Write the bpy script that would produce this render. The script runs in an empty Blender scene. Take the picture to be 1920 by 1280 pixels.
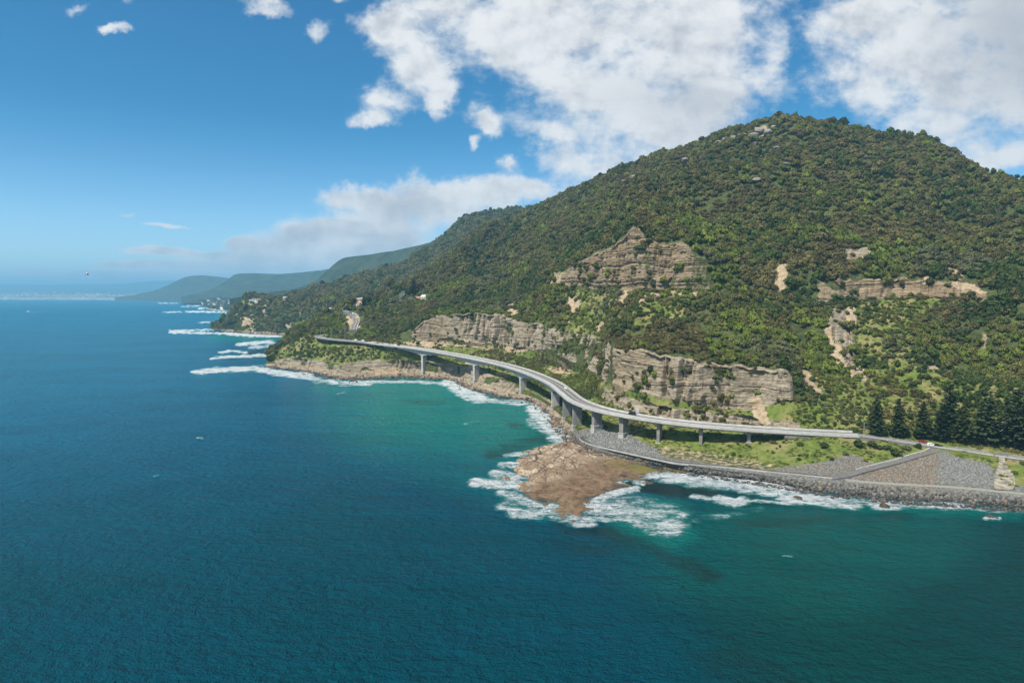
import bpy, bmesh, math, random
import numpy as np
from mathutils import Vector
from mathutils.bvhtree import BVHTree

S = bpy.context.scene
C = S.collection
random.seed(7)
RNG = np.random.default_rng(7)

# ------------------------------------------------------------------ camera
H, F, HY = 100.0, 1280.0, 550.0            # eye height (m), focal length and eye line in reference pixels (1920 x 1280)
TH = math.atan((640.0 - HY) / F)
cam_d = bpy.data.cameras.new('camera'); cam = bpy.data.objects.new('camera', cam_d); C.objects.link(cam)
cam.location = (0, 0, H); cam.rotation_euler = (math.pi / 2 - TH, 0, 0)
cam_d.sensor_width = 36.0; cam_d.lens = 24.0; cam_d.clip_start = 1.0; cam_d.clip_end = 120000.0
S.camera = cam

# ------------------------------------------------------------------ exposure
S.view_settings.view_transform = 'Standard'; S.view_settings.look = 'None'
S.view_settings.exposure = 0.5; S.view_settings.gamma = 1.0
S.render.engine = 'CYCLES'
S.cycles.max_bounces = 5; S.cycles.diffuse_bounces = 2; S.cycles.glossy_bounces = 2
S.cycles.transparent_max_bounces = 6; S.cycles.volume_bounces = 0
S.cycles.use_denoising = True
try: S.cycles.denoiser = 'OPENIMAGEDENOISE'
except Exception: pass

# ------------------------------------------------------------------ sun
SUN_EL = math.radians(56); SUN_AZ = math.atan2(-0.74, -0.67)      # azimuth from +Y towards +X
sdir = Vector((math.sin(SUN_AZ) * math.cos(SUN_EL), math.cos(SUN_AZ) * math.cos(SUN_EL), math.sin(SUN_EL)))
sl = bpy.data.lights.new('sun', 'SUN'); sl.energy = 5.0; sl.angle = math.radians(0.5); sl.color = (1.0, 0.935, 0.83)
so = bpy.data.objects.new('sun', sl); C.objects.link(so); so.rotation_euler = sdir.to_track_quat('Z', 'Y').to_euler()
so.location = sdir * 2000

# ------------------------------------------------------------------ node helpers
class NT:
    def __init__(self, tree):
        self.t = tree; self.n = tree.nodes; self.l = tree.links
    def node(self, typ, **kw):
        n = self.n.new(typ)
        for k, v in kw.items(): setattr(n, k, v)
        return n
    def put(self, sock, v):
        if isinstance(v, bpy.types.NodeSocket): self.l.new(v, sock)
        elif v is not None:
            if hasattr(sock.default_value, '__len__') and not hasattr(v, '__len__'): v = (v,) * len(sock.default_value)
            if hasattr(v, '__len__') and hasattr(sock.default_value, '__len__') and len(sock.default_value) == 4 and len(v) == 3: v = (*v, 1)
            sock.default_value = v
    def m(self, op, a, b=None, c=None, clamp=False):
        n = self.node('ShaderNodeMath', operation=op, use_clamp=clamp)
        for i, v in enumerate((a, b, c)):
            if v is not None: self.put(n.inputs[i], v)
        return n.outputs[0]
    def v(self, op, a, b=None, c=None, out=0):
        n = self.node('ShaderNodeVectorMath', operation=op)
        for i, v in enumerate((a, b, c)):
            if v is not None: self.put(n.inputs[i], v)
        return n.outputs[out]
    def mix(self, f, a, b):
        n = self.node('ShaderNodeMix', data_type='RGBA')
        self.put(n.inputs[0], f); self.put(n.inputs[6], a); self.put(n.inputs[7], b)
        return n.outputs[2]
    def mr(self, v, a, b, c=0.0, d=1.0, smooth=True):
        n = self.node('ShaderNodeMapRange', interpolation_type='SMOOTHSTEP' if smooth else 'LINEAR')
        for i, q in enumerate((v, a, b, c, d)): self.put(n.inputs[i], q)
        return n.outputs[0]
    def noise(self, vec, scale, detail=4, rough=0.55, dist=0.0, col=False):
        n = self.node('ShaderNodeTexNoise')
        self.put(n.inputs['Vector'], vec); self.put(n.inputs['Scale'], scale); self.put(n.inputs['Detail'], detail)
        self.put(n.inputs['Roughness'], rough); self.put(n.inputs['Distortion'], dist)
        return n.outputs[1 if col else 0]
    def voro(self, vec, scale, feature='F1', out=0, rnd=1.0):
        n = self.node('ShaderNodeTexVoronoi', feature=feature)
        self.put(n.inputs['Vector'], vec); self.put(n.inputs['Scale'], scale); self.put(n.inputs['Randomness'], rnd)
        return n.outputs[out]
    def attr(self, name):
        return self.node('ShaderNodeAttribute', attribute_name=name).outputs['Fac']
    def pos(self):
        return self.node('ShaderNodeNewGeometry').outputs['Position']

def new_mat(name):
    m = bpy.data.materials.new(name); m.use_nodes = True
    t = NT(m.node_tree); m.node_tree.nodes.clear()
    out = t.node('ShaderNodeOutputMaterial'); b = t.node('ShaderNodeBsdfPrincipled')
    t.l.new(b.outputs[0], out.inputs[0])
    return m, t, b, out

def simple(name, col, rough=0.7, spec=0.3, var=0.12, scale=1.5, metal=0.0, bump=0.0):
    """A plain coloured surface with mottled procedural variation."""
    m, t, b, o = new_mat(name)
    p = t.node('ShaderNodeTexCoord').outputs['Object']
    n = t.noise(p, scale, 5, 0.6)
    c = t.mix(t.mr(n, 0.3, 0.7), tuple(max(0, c * (1 - var)) for c in col), tuple(min(1, c * (1 + var)) for c in col))
    t.put(b.inputs['Base Color'], c); t.put(b.inputs['Roughness'], rough); t.put(b.inputs['Specular IOR Level'], spec)
    t.put(b.inputs['Metallic'], metal)
    if bump:
        bn = t.node('ShaderNodeBump'); t.put(bn.inputs['Strength'], bump); t.put(bn.inputs['Height'], n)
        t.l.new(bn.outputs[0], b.inputs['Normal'])
    return m

# ------------------------------------------------------------------ world: sky and clouds
W = bpy.data.worlds.new('World'); S.world = W; W.use_nodes = True
t = NT(W.node_tree); W.node_tree.nodes.clear()
wout = t.node('ShaderNodeOutputWorld'); bg = t.node('ShaderNodeBackground')
t.l.new(bg.outputs[0], wout.inputs[0])
SKY_STRENGTH = 0.092
sky = t.node('ShaderNodeTexSky', sky_type='NISHITA')
sky.sun_disc = False; sky.sun_elevation = SUN_EL; sky.sun_rotation = SUN_AZ
sky.altitude = 50; sky.air_density = 1.0; sky.dust_density = 0.3; sky.ozone_density = 1.5
t.put(bg.inputs[1], SKY_STRENGTH)
dirv = t.node('ShaderNodeTexCoord').outputs['Generated']
sx = t.node('ShaderNodeSeparateXYZ'); t.l.new(dirv, sx.inputs[0])
dx, dy, dz = sx.outputs
dyc = t.m('MAXIMUM', dy, 0.05)
u = t.m('DIVIDE', dx, dyc); v = t.m('DIVIDE', dz, dyc)
cb = t.node('ShaderNodeCombineXYZ'); t.put(cb.inputs[0], u); t.put(cb.inputs[1], v); uv = cb.outputs[0]
# warp the layout so that no cloud keeps a smooth outline
w1 = t.v('MULTIPLY', t.v('SUBTRACT', t.noise(uv, 7.0, 5, 0.62, col=True), (0.5, 0.5, 0.5)), (0.105, 0.085, 0.0))
w2 = t.v('MULTIPLY', t.v('SUBTRACT', t.noise(uv, 26.0, 5, 0.62, col=True), (0.5, 0.5, 0.5)), (0.035, 0.028, 0.0))
wsc = t.mr(v, 0.02, 0.17, 0.12, 1.0)
uvw = t.v('ADD', uv, t.v('MULTIPLY', t.v('ADD', w1, w2), wsc))
CLOUDS = [  # px x, px y, radius x, radius y, weight: bearings of the clouds as seen in the sky
 (745,62,75,52,1), (800,135,60,75,1), (822,200,28,42,.75), (725,190,62,40,.95), (700,236,48,24,.75),
 (912,230,50,30,.8), (955,310,26,24,.6), (885,275,18,20,.4),
 (960,95,120,95,1.1), (1100,55,170,95,1.1), (1120,175,150,85,1.1), (1310,70,120,110,1.2), (1320,190,115,85,1.1),
 (1230,250,160,70,1.0), (1180,315,150,38,.9), (1050,300,48,42,.9), (1080,-20,260,60,1.0), (850,30,90,60,.9), (1025,250,60,25,.5),
 (515,25,55,26,.6), (600,75,34,38,.42), (640,-5,50,22,.6), (225,68,36,14,.72), (180,25,30,16,.3), (270,10,30,20,.3),
 (1600,50,120,85,1.1), (1740,95,160,120,1.2), (1880,110,150,150,1.2), (1610,170,110,60,.95), (1730,235,120,60,.85), (1850,300,100,34,1.0), (2050,150,200,200,1.1),
 (1440,5,40,20,.4), (1440,110,40,80,.35),
 (720,378,125,36,1.0), (810,395,130,46,1.05), (915,368,130,36,1.0), (1010,362,90,26,.9), (650,372,70,26,.85),
 (650,435,150,32,1.0), (452,452,34,17,.95), (580,462,120,22,1.0), (560,492,200,20,1.1), (345,497,150,8,1.2), (300,473,80,9,.75), (700,470,130,28,1.1), (420,476,90,10,.55),
 (60,507,40,6,1.0), (245,496,60,7,1.05), (150,514,160,10,.5), (350,520,240,16,.7), (250,400,40,10,.22), (320,425,50,7,.2),
]
acc = None
for (cx, cy, rx, ry, wt) in CLOUDS:
    wt = wt + (.8 if cy > 400 else .3 if wt < .85 else 0)
    a, b = (cx - 960) / F, (HY - cy) / F
    q = t.v('MULTIPLY_ADD', uvw, (F / rx, F / ry, 0), (-a * F / rx, -b * F / ry, 0))
    d2 = t.v('DOT_PRODUCT', q, q, out=1)
    g = t.m('MULTIPLY', t.m('POWER', 2.718, t.m('MULTIPLY', d2, -1.35)), wt)
    g = t.m('SUBTRACT', 1.0, t.m('MINIMUM', g, 0.99))
    acc = g if acc is None else t.m('MULTIPLY', acc, g)
acc = t.m('SUBTRACT', 1.0, acc)
front = t.mr(dy, 0.05, 0.3)
uvs = t.v('MULTIPLY', uv, (1.0, 1.45, 1.0))
fb = t.noise(uvs, 13.0, 8, 0.6, 0.15)
fb2 = t.noise(uvs, 55.0, 5, 0.62)
fbm = t.m('ADD', t.m('MULTIPLY', t.m('SUBTRACT', fb, 0.5), 1.35), t.m('MULTIPLY', t.m('SUBTRACT', fb2, 0.5), 0.34))
fbm = t.m('MULTIPLY', fbm, t.mr(v, 0.02, 0.13, 0.5, 1.0))
rel = t.m('SUBTRACT', fb, t.noise(t.v('ADD', uvs, (-0.014, 0.020, 0.0)), 13.0, 6, 0.6, 0.15))
dens = t.m('ADD', acc, fbm)
cov = t.m('MULTIPLY', t.mr(dens, 0.30, 0.95), front)
# unseen clouds added behind the viewer and overhead to neutralise the ambient light
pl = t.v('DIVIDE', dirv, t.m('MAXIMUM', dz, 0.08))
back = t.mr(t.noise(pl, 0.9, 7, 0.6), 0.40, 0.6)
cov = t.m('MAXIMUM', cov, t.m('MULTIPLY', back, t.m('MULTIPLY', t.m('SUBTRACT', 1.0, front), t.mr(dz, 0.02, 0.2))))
thick = t.mr(t.m('ADD', t.m('MULTIPLY', t.m('SUBTRACT', acc, 0.9), 2.0), t.m('MULTIPLY', t.m('SUBTRACT', t.noise(t.v('ADD', uv, (0.02, -0.03, 0)), 6.5, 7, 0.6), 0.5), 4.0)), -0.5, 0.9)
bil = t.mr(t.noise(t.v('ADD', uvw, (0.006, -0.008, 0)), 18.0, 6, 0.6), 0.35, 0.65)
thick = t.m('SUBTRACT', thick, t.m('MULTIPLY', rel, 2.6), clamp=True)
ccol = t.mix(thick, (6.6, 6.7, 6.8, 1), (4.3, 4.5, 4.9, 1))
ccol = t.mix(t.m('MULTIPLY', bil, 0.35), ccol, (7.2, 7.2, 7.2, 1))
shd = None
for (cx, cy, rx, ry, wt) in [(1890,90,150,130,1.0), (1760,60,90,70,.35), (1240,195,140,55,.5), (1330,255,120,40,.45), (770,392,60,22,.8), (600,440,90,10,.5), (700,440,110,10,.5), (1850,250,90,30,.5)]:
    a, b = (cx - 960) / F, (HY - cy) / F
    q = t.v('MULTIPLY_ADD', uvw, (F / rx, F / ry, 0), (-a * F / rx, -b * F / ry, 0))
    g = t.m('MULTIPLY', t.m('POWER', 2.718, t.m('MULTIPLY', t.v('DOT_PRODUCT', q, q, out=1), -1.0)), wt)
    shd = g if shd is None else t.m('MAXIMUM', shd, g)
ccol = t.mix(t.m('MULTIPLY', shd, 0.75), ccol, (3.5, 3.75, 4.2, 1))
lowhaze = t.mr(v, 0.0, 0.10, 1.0, 0.0)
ccol = t.mix(t.m('MULTIPLY', lowhaze, 0.4), ccol, (5.6, 6.0, 6.3, 1))
tint = t.node('ShaderNodeMix', data_type='RGBA', blend_type='MULTIPLY'); tint.inputs[0].default_value = 1.0
t.l.new(sky.outputs[0], tint.inputs[6]); t.put(tint.inputs[7], t.mix(t.mr(dz, -0.02, 0.26), (0.93, 1.14, 1.40, 1), (0.19, 0.64, 0.87, 1)))
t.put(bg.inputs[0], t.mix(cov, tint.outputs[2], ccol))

# ------------------------------------------------------------------ geometry of sight: reference pixel -> place
cT, sT = math.cos(TH), math.sin(TH)
def ray(x, y):
    x = np.asarray(x, float); y = np.asarray(y, float)
    a, b = x - 960.0, 640.0 - y
    return a, b * sT + F * cT, b * cT - F * sT
def at_depth(x, y, Y):
    a, b, c = ray(x, y); k = Y / b
    return np.stack([a * k, b * k, H + c * k], -1)
def at_z(x, y, z):
    a, b, c = ray(x, y); k = (z - H) / c
    return np.stack([a * k, b * k, H + c * k], -1)
def project(P):
    X, Y, Z = P[..., 0], P[..., 1], P[..., 2] - H
    fw = Y * cT - Z * sT; up = Y * sT + Z * cT
    return 960 + F * X / fw, 640 - F * up / fw

# ------------------------------------------------------------------ numpy noise
_perm = RNG.permutation(256); _perm = np.concatenate([_perm, _perm, _perm])
_grad = RNG.normal(size=(256, 3)); _grad /= np.linalg.norm(_grad, axis=1)[:, None]
def perlin(p):
    p = np.asarray(p, float); i = np.floor(p).astype(int); f = p - i; i &= 255
    w = f * f * f * (f * (f * 6 - 15) + 10); r = 0
    for a in (0, 1):
        for b in (0, 1):
            for c in (0, 1):
                h = _perm[_perm[_perm[i[..., 0] + a] + i[..., 1] + b] + i[..., 2] + c]
                g = _grad[h]
                d = g[..., 0] * (f[..., 0] - a) + g[..., 1] * (f[..., 1] - b) + g[..., 2] * (f[..., 2] - c)
                r = r + d * np.where(a, w[..., 0], 1 - w[..., 0]) * np.where(b, w[..., 1], 1 - w[..., 1]) * np.where(c, w[..., 2], 1 - w[..., 2])
    return r * 1.6
def fbm_np(p, o=4, lac=2.0, g=0.5):
    r = 0; a = 1.0; p = np.asarray(p, float)
    for k in range(o):
        r = r + a * perlin(p + 17.3 * k); p = p * lac; a *= g
    return r
def sstep(x, a, b):
    q = np.clip((x - a) / (b - a), 0, 1); return q * q * (3 - 2 * q)
def gsm(a, sig):
    n = int(sig * 3) + 1; k = np.exp(-0.5 * (np.arange(-n, n + 1) / sig) ** 2); k /= k.sum()
    return np.convolve(np.pad(a, n, mode='edge'), k, mode='valid')
def in_poly(x, y, poly):
    r = np.zeros(x.shape, bool); n = len(poly)
    for i in range(n):
        x0, y0 = poly[i]; x1, y1 = poly[(i + 1) % n]
        if y0 == y1: continue
        c = ((y0 > y) != (y1 > y)) & (x < (x1 - x0) * (y - y0) / (y1 - y0) + x0)
        r ^= c
    return r
def seg_dist(x, y, pts, ax=1.0, ay=1.0):
    d = np.full(x.shape, 1e9)
    P = [(a * ax, b * ay) for a, b in pts]; X, Y = x * ax, y * ay
    if len(P) == 1: return np.hypot(X - P[0][0], Y - P[0][1])
    for (x0, y0), (x1, y1) in zip(P[:-1], P[1:]):
        vx, vy = x1 - x0, y1 - y0; L = vx * vx + vy * vy + 1e-9
        k = np.clip(((X - x0) * vx + (Y - y0) * vy) / L, 0, 1)
        d = np.minimum(d, np.hypot(X - x0 - k * vx, Y - y0 - k * vy))
    return d

# ------------------------------------------------------------------ object helpers
def tag(o, label=None, cat=None, group=None, kind=None):
    for k, q in (('label', label), ('category', cat), ('group', group), ('kind', kind)):
        if q: o[k] = q
    return o
def link(name, me, mat=None, parent=None):
    o = bpy.data.objects.new(name, me); C.objects.link(o)
    if mat is not None:
        for mm in (mat if isinstance(mat, (list, tuple)) else [mat]): me.materials.append(mm)
    if parent is not None: o.parent = parent
    return o
def empty(name, loc, rz=0.0):
    o = bpy.data.objects.new(name, None); C.objects.link(o); o.location = loc; o.rotation_euler = (0, 0, rz); o.empty_display_size = 1
    return o
def grid_mesh(name, V, smooth=False, attrs=None, flip=False):
    r, c = V.shape[:2]
    idx = np.arange(r * c).reshape(r, c)
    q = np.stack([idx[:-1, :-1], idx[:-1, 1:], idx[1:, 1:], idx[1:, :-1]], -1).reshape(-1, 4)
    if flip: q = q[:, ::-1]
    return raw_mesh(name, V.reshape(-1, 3), q, smooth, attrs)
def raw_mesh(name, V, Fq, smooth=False, attrs=None):
    me = bpy.data.meshes.new(name); Fq = np.asarray(Fq); n, k = Fq.shape
    me.vertices.add(len(V)); me.vertices.foreach_set('co', np.ascontiguousarray(V, np.float32).ravel())
    me.loops.add(n * k); me.loops.foreach_set('vertex_index', np.ascontiguousarray(Fq, np.int32).ravel())
    me.polygons.add(n); me.polygons.foreach_set('loop_start', np.arange(n, dtype=np.int32) * k)
    me.polygons.foreach_set('use_smooth', np.full(n, smooth))
    for a, d in (attrs or {}).items():
        at = me.attributes.new(a, 'FLOAT', 'POINT'); at.data.foreach_set('value', np.ascontiguousarray(d, np.float32).ravel())
    me.update(calc_edges=True)
    return me
class MB:
    """Collects boxes, prisms and tubes, then links them as one mesh."""
    def __init__(self): self.v = []; self.f = []
    def add(self, vs, fs):
        o = len(self.v); self.v += [tuple(p) for p in vs]; self.f += [tuple(i + o for i in f) for f in fs]
    def box(self, c, s, rz=0.0, taper=1.0):
        cx, cy, cz = c; sx, sy, sz = (q / 2 for q in s); co, si = math.cos(rz), math.sin(rz); vs = []
        for z, k in ((-sz, 1.0), (sz, taper)):
            for x, y in ((-sx, -sy), (sx, -sy), (sx, sy), (-sx, sy)):
                x, y = x * k, y * k; vs.append((cx + x * co - y * si, cy + x * si + y * co, cz + z))
        self.add(vs, [(0, 3, 2, 1), (4, 5, 6, 7), (0, 1, 5, 4), (1, 2, 6, 5), (2, 3, 7, 6), (3, 0, 4, 7)])
    def tube(self, pts, rad, n=8, cap=True):
        pts = [Vector(p) for p in pts]; rad = rad if hasattr(rad, '__len__') else [rad] * len(pts); rings = []
        for i, p in enumerate(pts):
            d = (pts[min(i + 1, len(pts) - 1)] - pts[max(i - 1, 0)]).normalized()
            a = d.cross(Vector((0.3, 0.1, 1) if abs(d.z) < 0.9 else (1, 0.2, 0))).normalized(); b = d.cross(a)
            rings.append([p + (a * math.cos(2 * math.pi * k / n) + b * math.sin(2 * math.pi * k / n)) * rad[i] for k in range(n)])
        fs = []
        for i in range(len(pts) - 1):
            for k in range(n): fs.append((i * n + k, i * n + (k + 1) % n, (i + 1) * n + (k + 1) % n, (i + 1) * n + k))
        if cap: fs += [tuple(range(n - 1, -1, -1)), tuple((len(pts) - 1) * n + k for k in range(n))]
        self.add([p for r in rings for p in r], fs)
    def prism(self, prof, x0, x1, axis='x'):
        n = len(prof); vs = []
        for x in (x0, x1):
            for a, b in prof: vs.append((x, a, b) if axis == 'x' else (a, x, b))
        self.add(vs, [tuple(range(n)), tuple(range(2 * n - 1, n - 1, -1))] + [(k, k + n, (k + 1) % n + n, (k + 1) % n) for k in range(n)])
    def build(self, name, mat, parent=None, smooth=False, bevel=0.0):
        me = bpy.data.meshes.new(name); me.from_pydata([tuple(p) for p in self.v], [], self.f)
        bm = bmesh.new(); bm.from_mesh(me); bmesh.ops.recalc_face_normals(bm, faces=bm.faces)
        if bevel: bmesh.ops.bevel(bm, geom=list(bm.edges), offset=bevel, segments=2, affect='EDGES', clamp_overlap=True)
        bm.to_mesh(me); bm.free()
        if smooth: me.polygons.foreach_set('use_smooth', np.full(len(me.polygons), True))
        return link(name, me, mat, parent)

# ------------------------------------------------------------------ terrain materials
def terrain_material():
    m, t, b, o = new_mat('hill_ground')
    p = t.pos()
    rock, soil, grass, strata = t.attr('rock'), t.attr('soil'), t.attr('grass'), t.attr('warm')
    n1 = t.noise(p, 0.35, 6, 0.65); n2 = t.noise(p, 0.05, 4, 0.6); n3 = t.noise(p, 1.6, 4, 0.7)
    floor = t.mix(t.mr(n1, 0.35, 0.7), (0.040, 0.054, 0.018), (0.095, 0.108, 0.036))
    gr = t.mix(t.mr(n1, 0.3, 0.72), (0.070, 0.112, 0.018), (0.165, 0.195, 0.045))
    gr = t.mix(t.mr(n2, 0.42, 0.66), gr, (0.23, 0.20, 0.085))
    gr = t.mix(t.mr(n3, 0.56, 0.72), gr, (0.045, 0.072, 0.018))
    # rock: bedded sandstone, grey with rusty stains and dark joints
    st = t.v('MULTIPLY', p, (0.02, 0.02, 0.42)); wob = t.v('MULTIPLY', t.noise(p, 0.06, 3, 0.5, col=True), (0, 0, 0.9))
    bands = t.noise(t.v('ADD', st, wob), 3.2, 5, 0.72)
    crk = t.noise(t.v('MULTIPLY', p, (0.20, 0.20, 0.016)), 1.0, 6, 0.72)
    rk = t.mix(t.mr(bands, 0.36, 0.66), (0.155, 0.128, 0.088), (0.38, 0.325, 0.245))
    rkw = t.mix(t.mr(bands, 0.36, 0.66), (0.135, 0.098, 0.056), (0.33, 0.25, 0.155))
    rk = t.mix(t.m('MULTIPLY', t.m('ADD', strata, t.m('MULTIPLY', t.m('SUBTRACT', n2, 0.5), 1.6)), 1.0, clamp=True), rk, rkw)
    rk = t.mix(t.m('MULTIPLY', t.mr(crk, 0.56, 0.66), .8), rk, (0.075, 0.066, 0.054))
    rk = t.mix(t.mr(t.noise(t.v('MULTIPLY', p, (0.06, 0.06, 0.9)), 1.0, 4, 0.75), 0.63, 0.69), rk, (0.06, 0.055, 0.048))
    rk = t.mix(t.m('MULTIPLY', t.mr(n1, 0.62, 0.72), 0.7), rk, (0.085, 0.10, 0.04))
    so_ = t.mix(t.mr(n1, 0.3, 0.7), (0.25, 0.185, 0.115), (0.42, 0.335, 0.225))
    so_ = t.mix(t.m('MULTIPLY', t.mr(n3, 0.6, 0.75), 0.8), so_, (0.13, 0.13, 0.06))
    jit = t.m('ADD', t.m('MULTIPLY', t.m('SUBTRACT', n1, 0.5), 1.0), t.m('MULTIPLY', t.m('SUBTRACT', n3, 0.5), 0.7))
    c = t.mix(t.mr(t.m('ADD', grass, jit), 0.35, 0.65), floor, gr)
    c = t.mix(t.mr(t.m('ADD', soil, jit), 0.40, 0.62), c, so_)
    c = t.mix(t.mr(t.m('ADD', rock, jit), 0.40, 0.60), c, rk)
    # armour gravel on the bank by the sea
    grav = t.attr('gravel'); vc = t.voro(p, 1.5, 'F1', 1); vd = t.voro(p, 1.5, 'F1', 0)
    sxx = t.node('ShaderNodeSeparateColor'); t.l.new(vc, sxx.inputs[0])
    gc = t.mix(t.attr('warm'), t.mix(sxx.outputs[0], (0.07, 0.072, 0.066), (0.25, 0.25, 0.23)), t.mix(sxx.outputs[0], (0.092, 0.078, 0.060), (0.27, 0.228, 0.175)))
    c = t.mix(t.mr(t.m('ADD', grav, t.m('MULTIPLY', jit, 0.9)), 0.40, 0.62), c, gc)
    sp = t.node('ShaderNodeSeparateXYZ'); t.l.new(p, sp.inputs[0])
    wetf = t.mr(t.m('ADD', sp.outputs[2], t.m('MULTIPLY', n1, 2.0)), 1.4, 3.2, 1.0, 0.0)
    c = t.mix(t.m('MULTIPLY', wetf, 0.75), c, (0.085, 0.062, 0.042))
    t.put(b.inputs['Base Color'], c); t.put(b.inputs['Roughness'], 0.9); t.put(b.inputs['Specular IOR Level'], 0.15)
    bn = t.node('ShaderNodeBump'); t.put(bn.inputs['Strength'], 0.8); t.put(bn.inputs['Distance'], 0.9)
    hgt = t.m('ADD', t.m('ADD', t.m('MULTIPLY', bands, t.m('MULTIPLY', rock, 1.3)), t.m('MULTIPLY', n3, 0.8)), t.m('MULTIPLY', t.m('SUBTRACT', 1.0, vd), t.m('MULTIPLY', grav, 0.7)))
    t.put(bn.inputs['Height'], hgt); t.l.new(bn.outputs[0], b.inputs['Normal'])
    return m
M_TERR = terrain_material()

def far_material(name, c0, c1, sc=0.004):
    m, t, b, o = new_mat(name); p = t.pos()
    n = t.noise(p, sc, 7, 0.62); n2 = t.noise(p, sc * 9, 5, 0.7)
    c = t.mix(t.mr(t.m('ADD', t.m('MULTIPLY', n, 0.6), t.m('MULTIPLY', n2, 0.4)), 0.38, 0.62), c0, c1)
    t.put(b.inputs['Base Color'], c); t.put(b.inputs['Roughness'], 0.95); t.put(b.inputs['Specular IOR Level'], 0.05)
    bn = t.node('ShaderNodeBump'); t.put(bn.inputs['Strength'], 1.0); t.put(bn.inputs['Distance'], 12.0); t.put(bn.inputs['Height'], n2)
    t.l.new(bn.outputs[0], b.inputs['Normal'])
    return m
M_FAR = far_material('distant_bush', (0.022, 0.035, 0.016), (0.062, 0.078, 0.034), 0.012)

# ------------------------------------------------------------------ loft of a coast from sight lines
def layer(pts, xs, sig=3.0):
    a = np.array(pts, float)
    return gsm(np.interp(xs, a[:, 0], a[:, 1]), sig), gsm(np.interp(xs, a[:, 0], a[:, 2]), sig)
def zlayer(pts, xs, sig=3.0):
    """Points given with their height: turned into depth."""
    q = [(x, y, float(at_z(x, y, z)[1])) for x, y, z in pts]
    return layer(q, xs, sig)
xsA = np.concatenate([np.arange(500, 1935, 1.7), np.arange(1940, 2620, 12.0)])
A_S = zlayer([(x, y, -1.2) for x, y in [(500,689),(530,694),(560,698),(600,706),(640,716),(680,714),(745,712),(800,712),(850,717),(875,736),(930,748),(985,754),(1012,768),(1030,792),(1050,818),(1065,834),(1085,842),(1110,852),(1170,864),(1230,877),(1300,890),(1350,897),(1450,911),(1560,930),(1700,943),(1800,948),(1920,957),(2200,988),(2620,1042)]], xsA)
A_B1 = zlayer([(500,683,3),(530,686,3),(560,688,3),(600,694,3),(640,700,3),(680,699,3),(745,698,3),(800,702,3),(860,707,3),(893,718,3),(930,733,3),(981,742,2.5),(1012,752,2.5),(1040,770,2.5),(1064,795,2.5),(1083,812,2.5),(1100,820,3),(1120,830,4),(1170,845,4.5),(1230,859,4.5),(1300,873,4.5),(1350,880,4.5),(1450,892,4.5),(1560,906,4.5),(1700,915,4.5),(1800,922,4.5),(1920,932,4.5),(2200,960,4.5),(2620,1010,4.5)], xsA)
A_B2 = zlayer([(500,676,6),(530,674,10),(560,672,14),(600,676,14),(640,684,13),(700,676,17),(745,675,18),(800,678,18),(860,682,18),(893,694,15),(930,706,13.5),(960,716,11.5),(985,728,9),(1012,742,7),(1045,764,6),(1064,782,6),(1083,800,6),(1100,808,6),(1120,811,7.4),(1170,826,6),(1237,839,4.8),(1315,849,4.6),(1404,866,5),(1450,876,5.4),(1560,884,5.8),(1640,884,6),(1700,893,5.5),(1800,905,5.3),(1920,915,5.6),(2200,945,6),(2620,1000,6)], xsA)
A_R = layer([(500,668,935),(560,640,935),(610,633.5,928),(640,637,902),(700,643,862),(745,655,832),(800,664,835),(860,672,795),(900,684,762),(950,702,715),(985,714,682),(1020,735,640),(1045,747,615),(1064,765,560),(1083,782,530),(1120,797,466),(1170,801,448),(1237,806,435),(1315,809,425),(1404,813,416),(1450,820,404),(1480,825,394),(1500,822,391),(1560,820,388.5),(1640,828,387),(1720,841,378),(1800,852,367),(1920,870,351),(2200,900,320),(2620,950,290)], xsA)
A_W0 = layer([(500,667,937),(560,630,960),(610,627,948),(640,630,935),(700,637,885),(745,646,852),(800,650,850),(860,650,830),(900,657,800),(950,670,760),(985,682,735),(1020,697,710),(1045,702,690),(1064,708,665),(1083,716,630),(1128,745,540),(1170,768,495),(1240,783,468),(1315,791,457),(1404,797,446),(1490,803,430),(1560,807,414),(1640,812,404),(1720,822,397),(1800,832,388),(1920,848,370),(2200,880,330),(2620,930,300)], xsA)
A_W1 = layer([(500,666.5,938),(560,625,970),(640,624,950),(700,631,900),(745,641,860),(800,645,858),(860,645,838),(900,651,815),(950,660,775),(985,670,755),(1020,682,735),(1064,692,700),(1083,697,670),(1128,722,545),(1180,747,500),(1240,762,472),(1315,772,461),(1404,780,450),(1490,793,433),(1560,801,417),(1640,808,407),(1720,815,401),(1800,826,392),(1920,842,374),(2200,870,335),(2620,920,305)], xsA)
A_C0 = layer([(500,666,939),(560,622,985),(640,615,975),(700,622,925),(745,635,880),(770,641,868),(830,637,850),(900,641,812),(960,648,775),(1010,655,742),(1060,672,690),(1100,690,640),(1130,712,560),(1150,721,520),(1200,737,490),(1260,750,470),(1330,762,463),(1400,768,455),(1440,758,450),(1490,750,446),(1560,770,432),(1640,790,418),(1720,800,410),(1800,812,402),(1920,830,384),(2200,855,345),(2620,900,312)], xsA)
A_C1 = layer([(500,665,941),(560,618,1000),(640,608,995),(700,615,945),(745,628,895),(768,622,876),(790,603,866),(830,590,857),(880,584,835),(960,598,780),(1010,612,748),(1060,618,702),(1110,625,655),(1140,638,590),(1150,652,528),(1200,660,497),(1260,672,477),(1330,682,470),(1400,690,462),(1440,692,458),(1480,700,452),(1510,742,446),(1560,760,438),(1640,780,424),(1720,790,416),(1800,800,410),(1920,815,394),(2200,840,355),(2620,885,320)], xsA)
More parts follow.
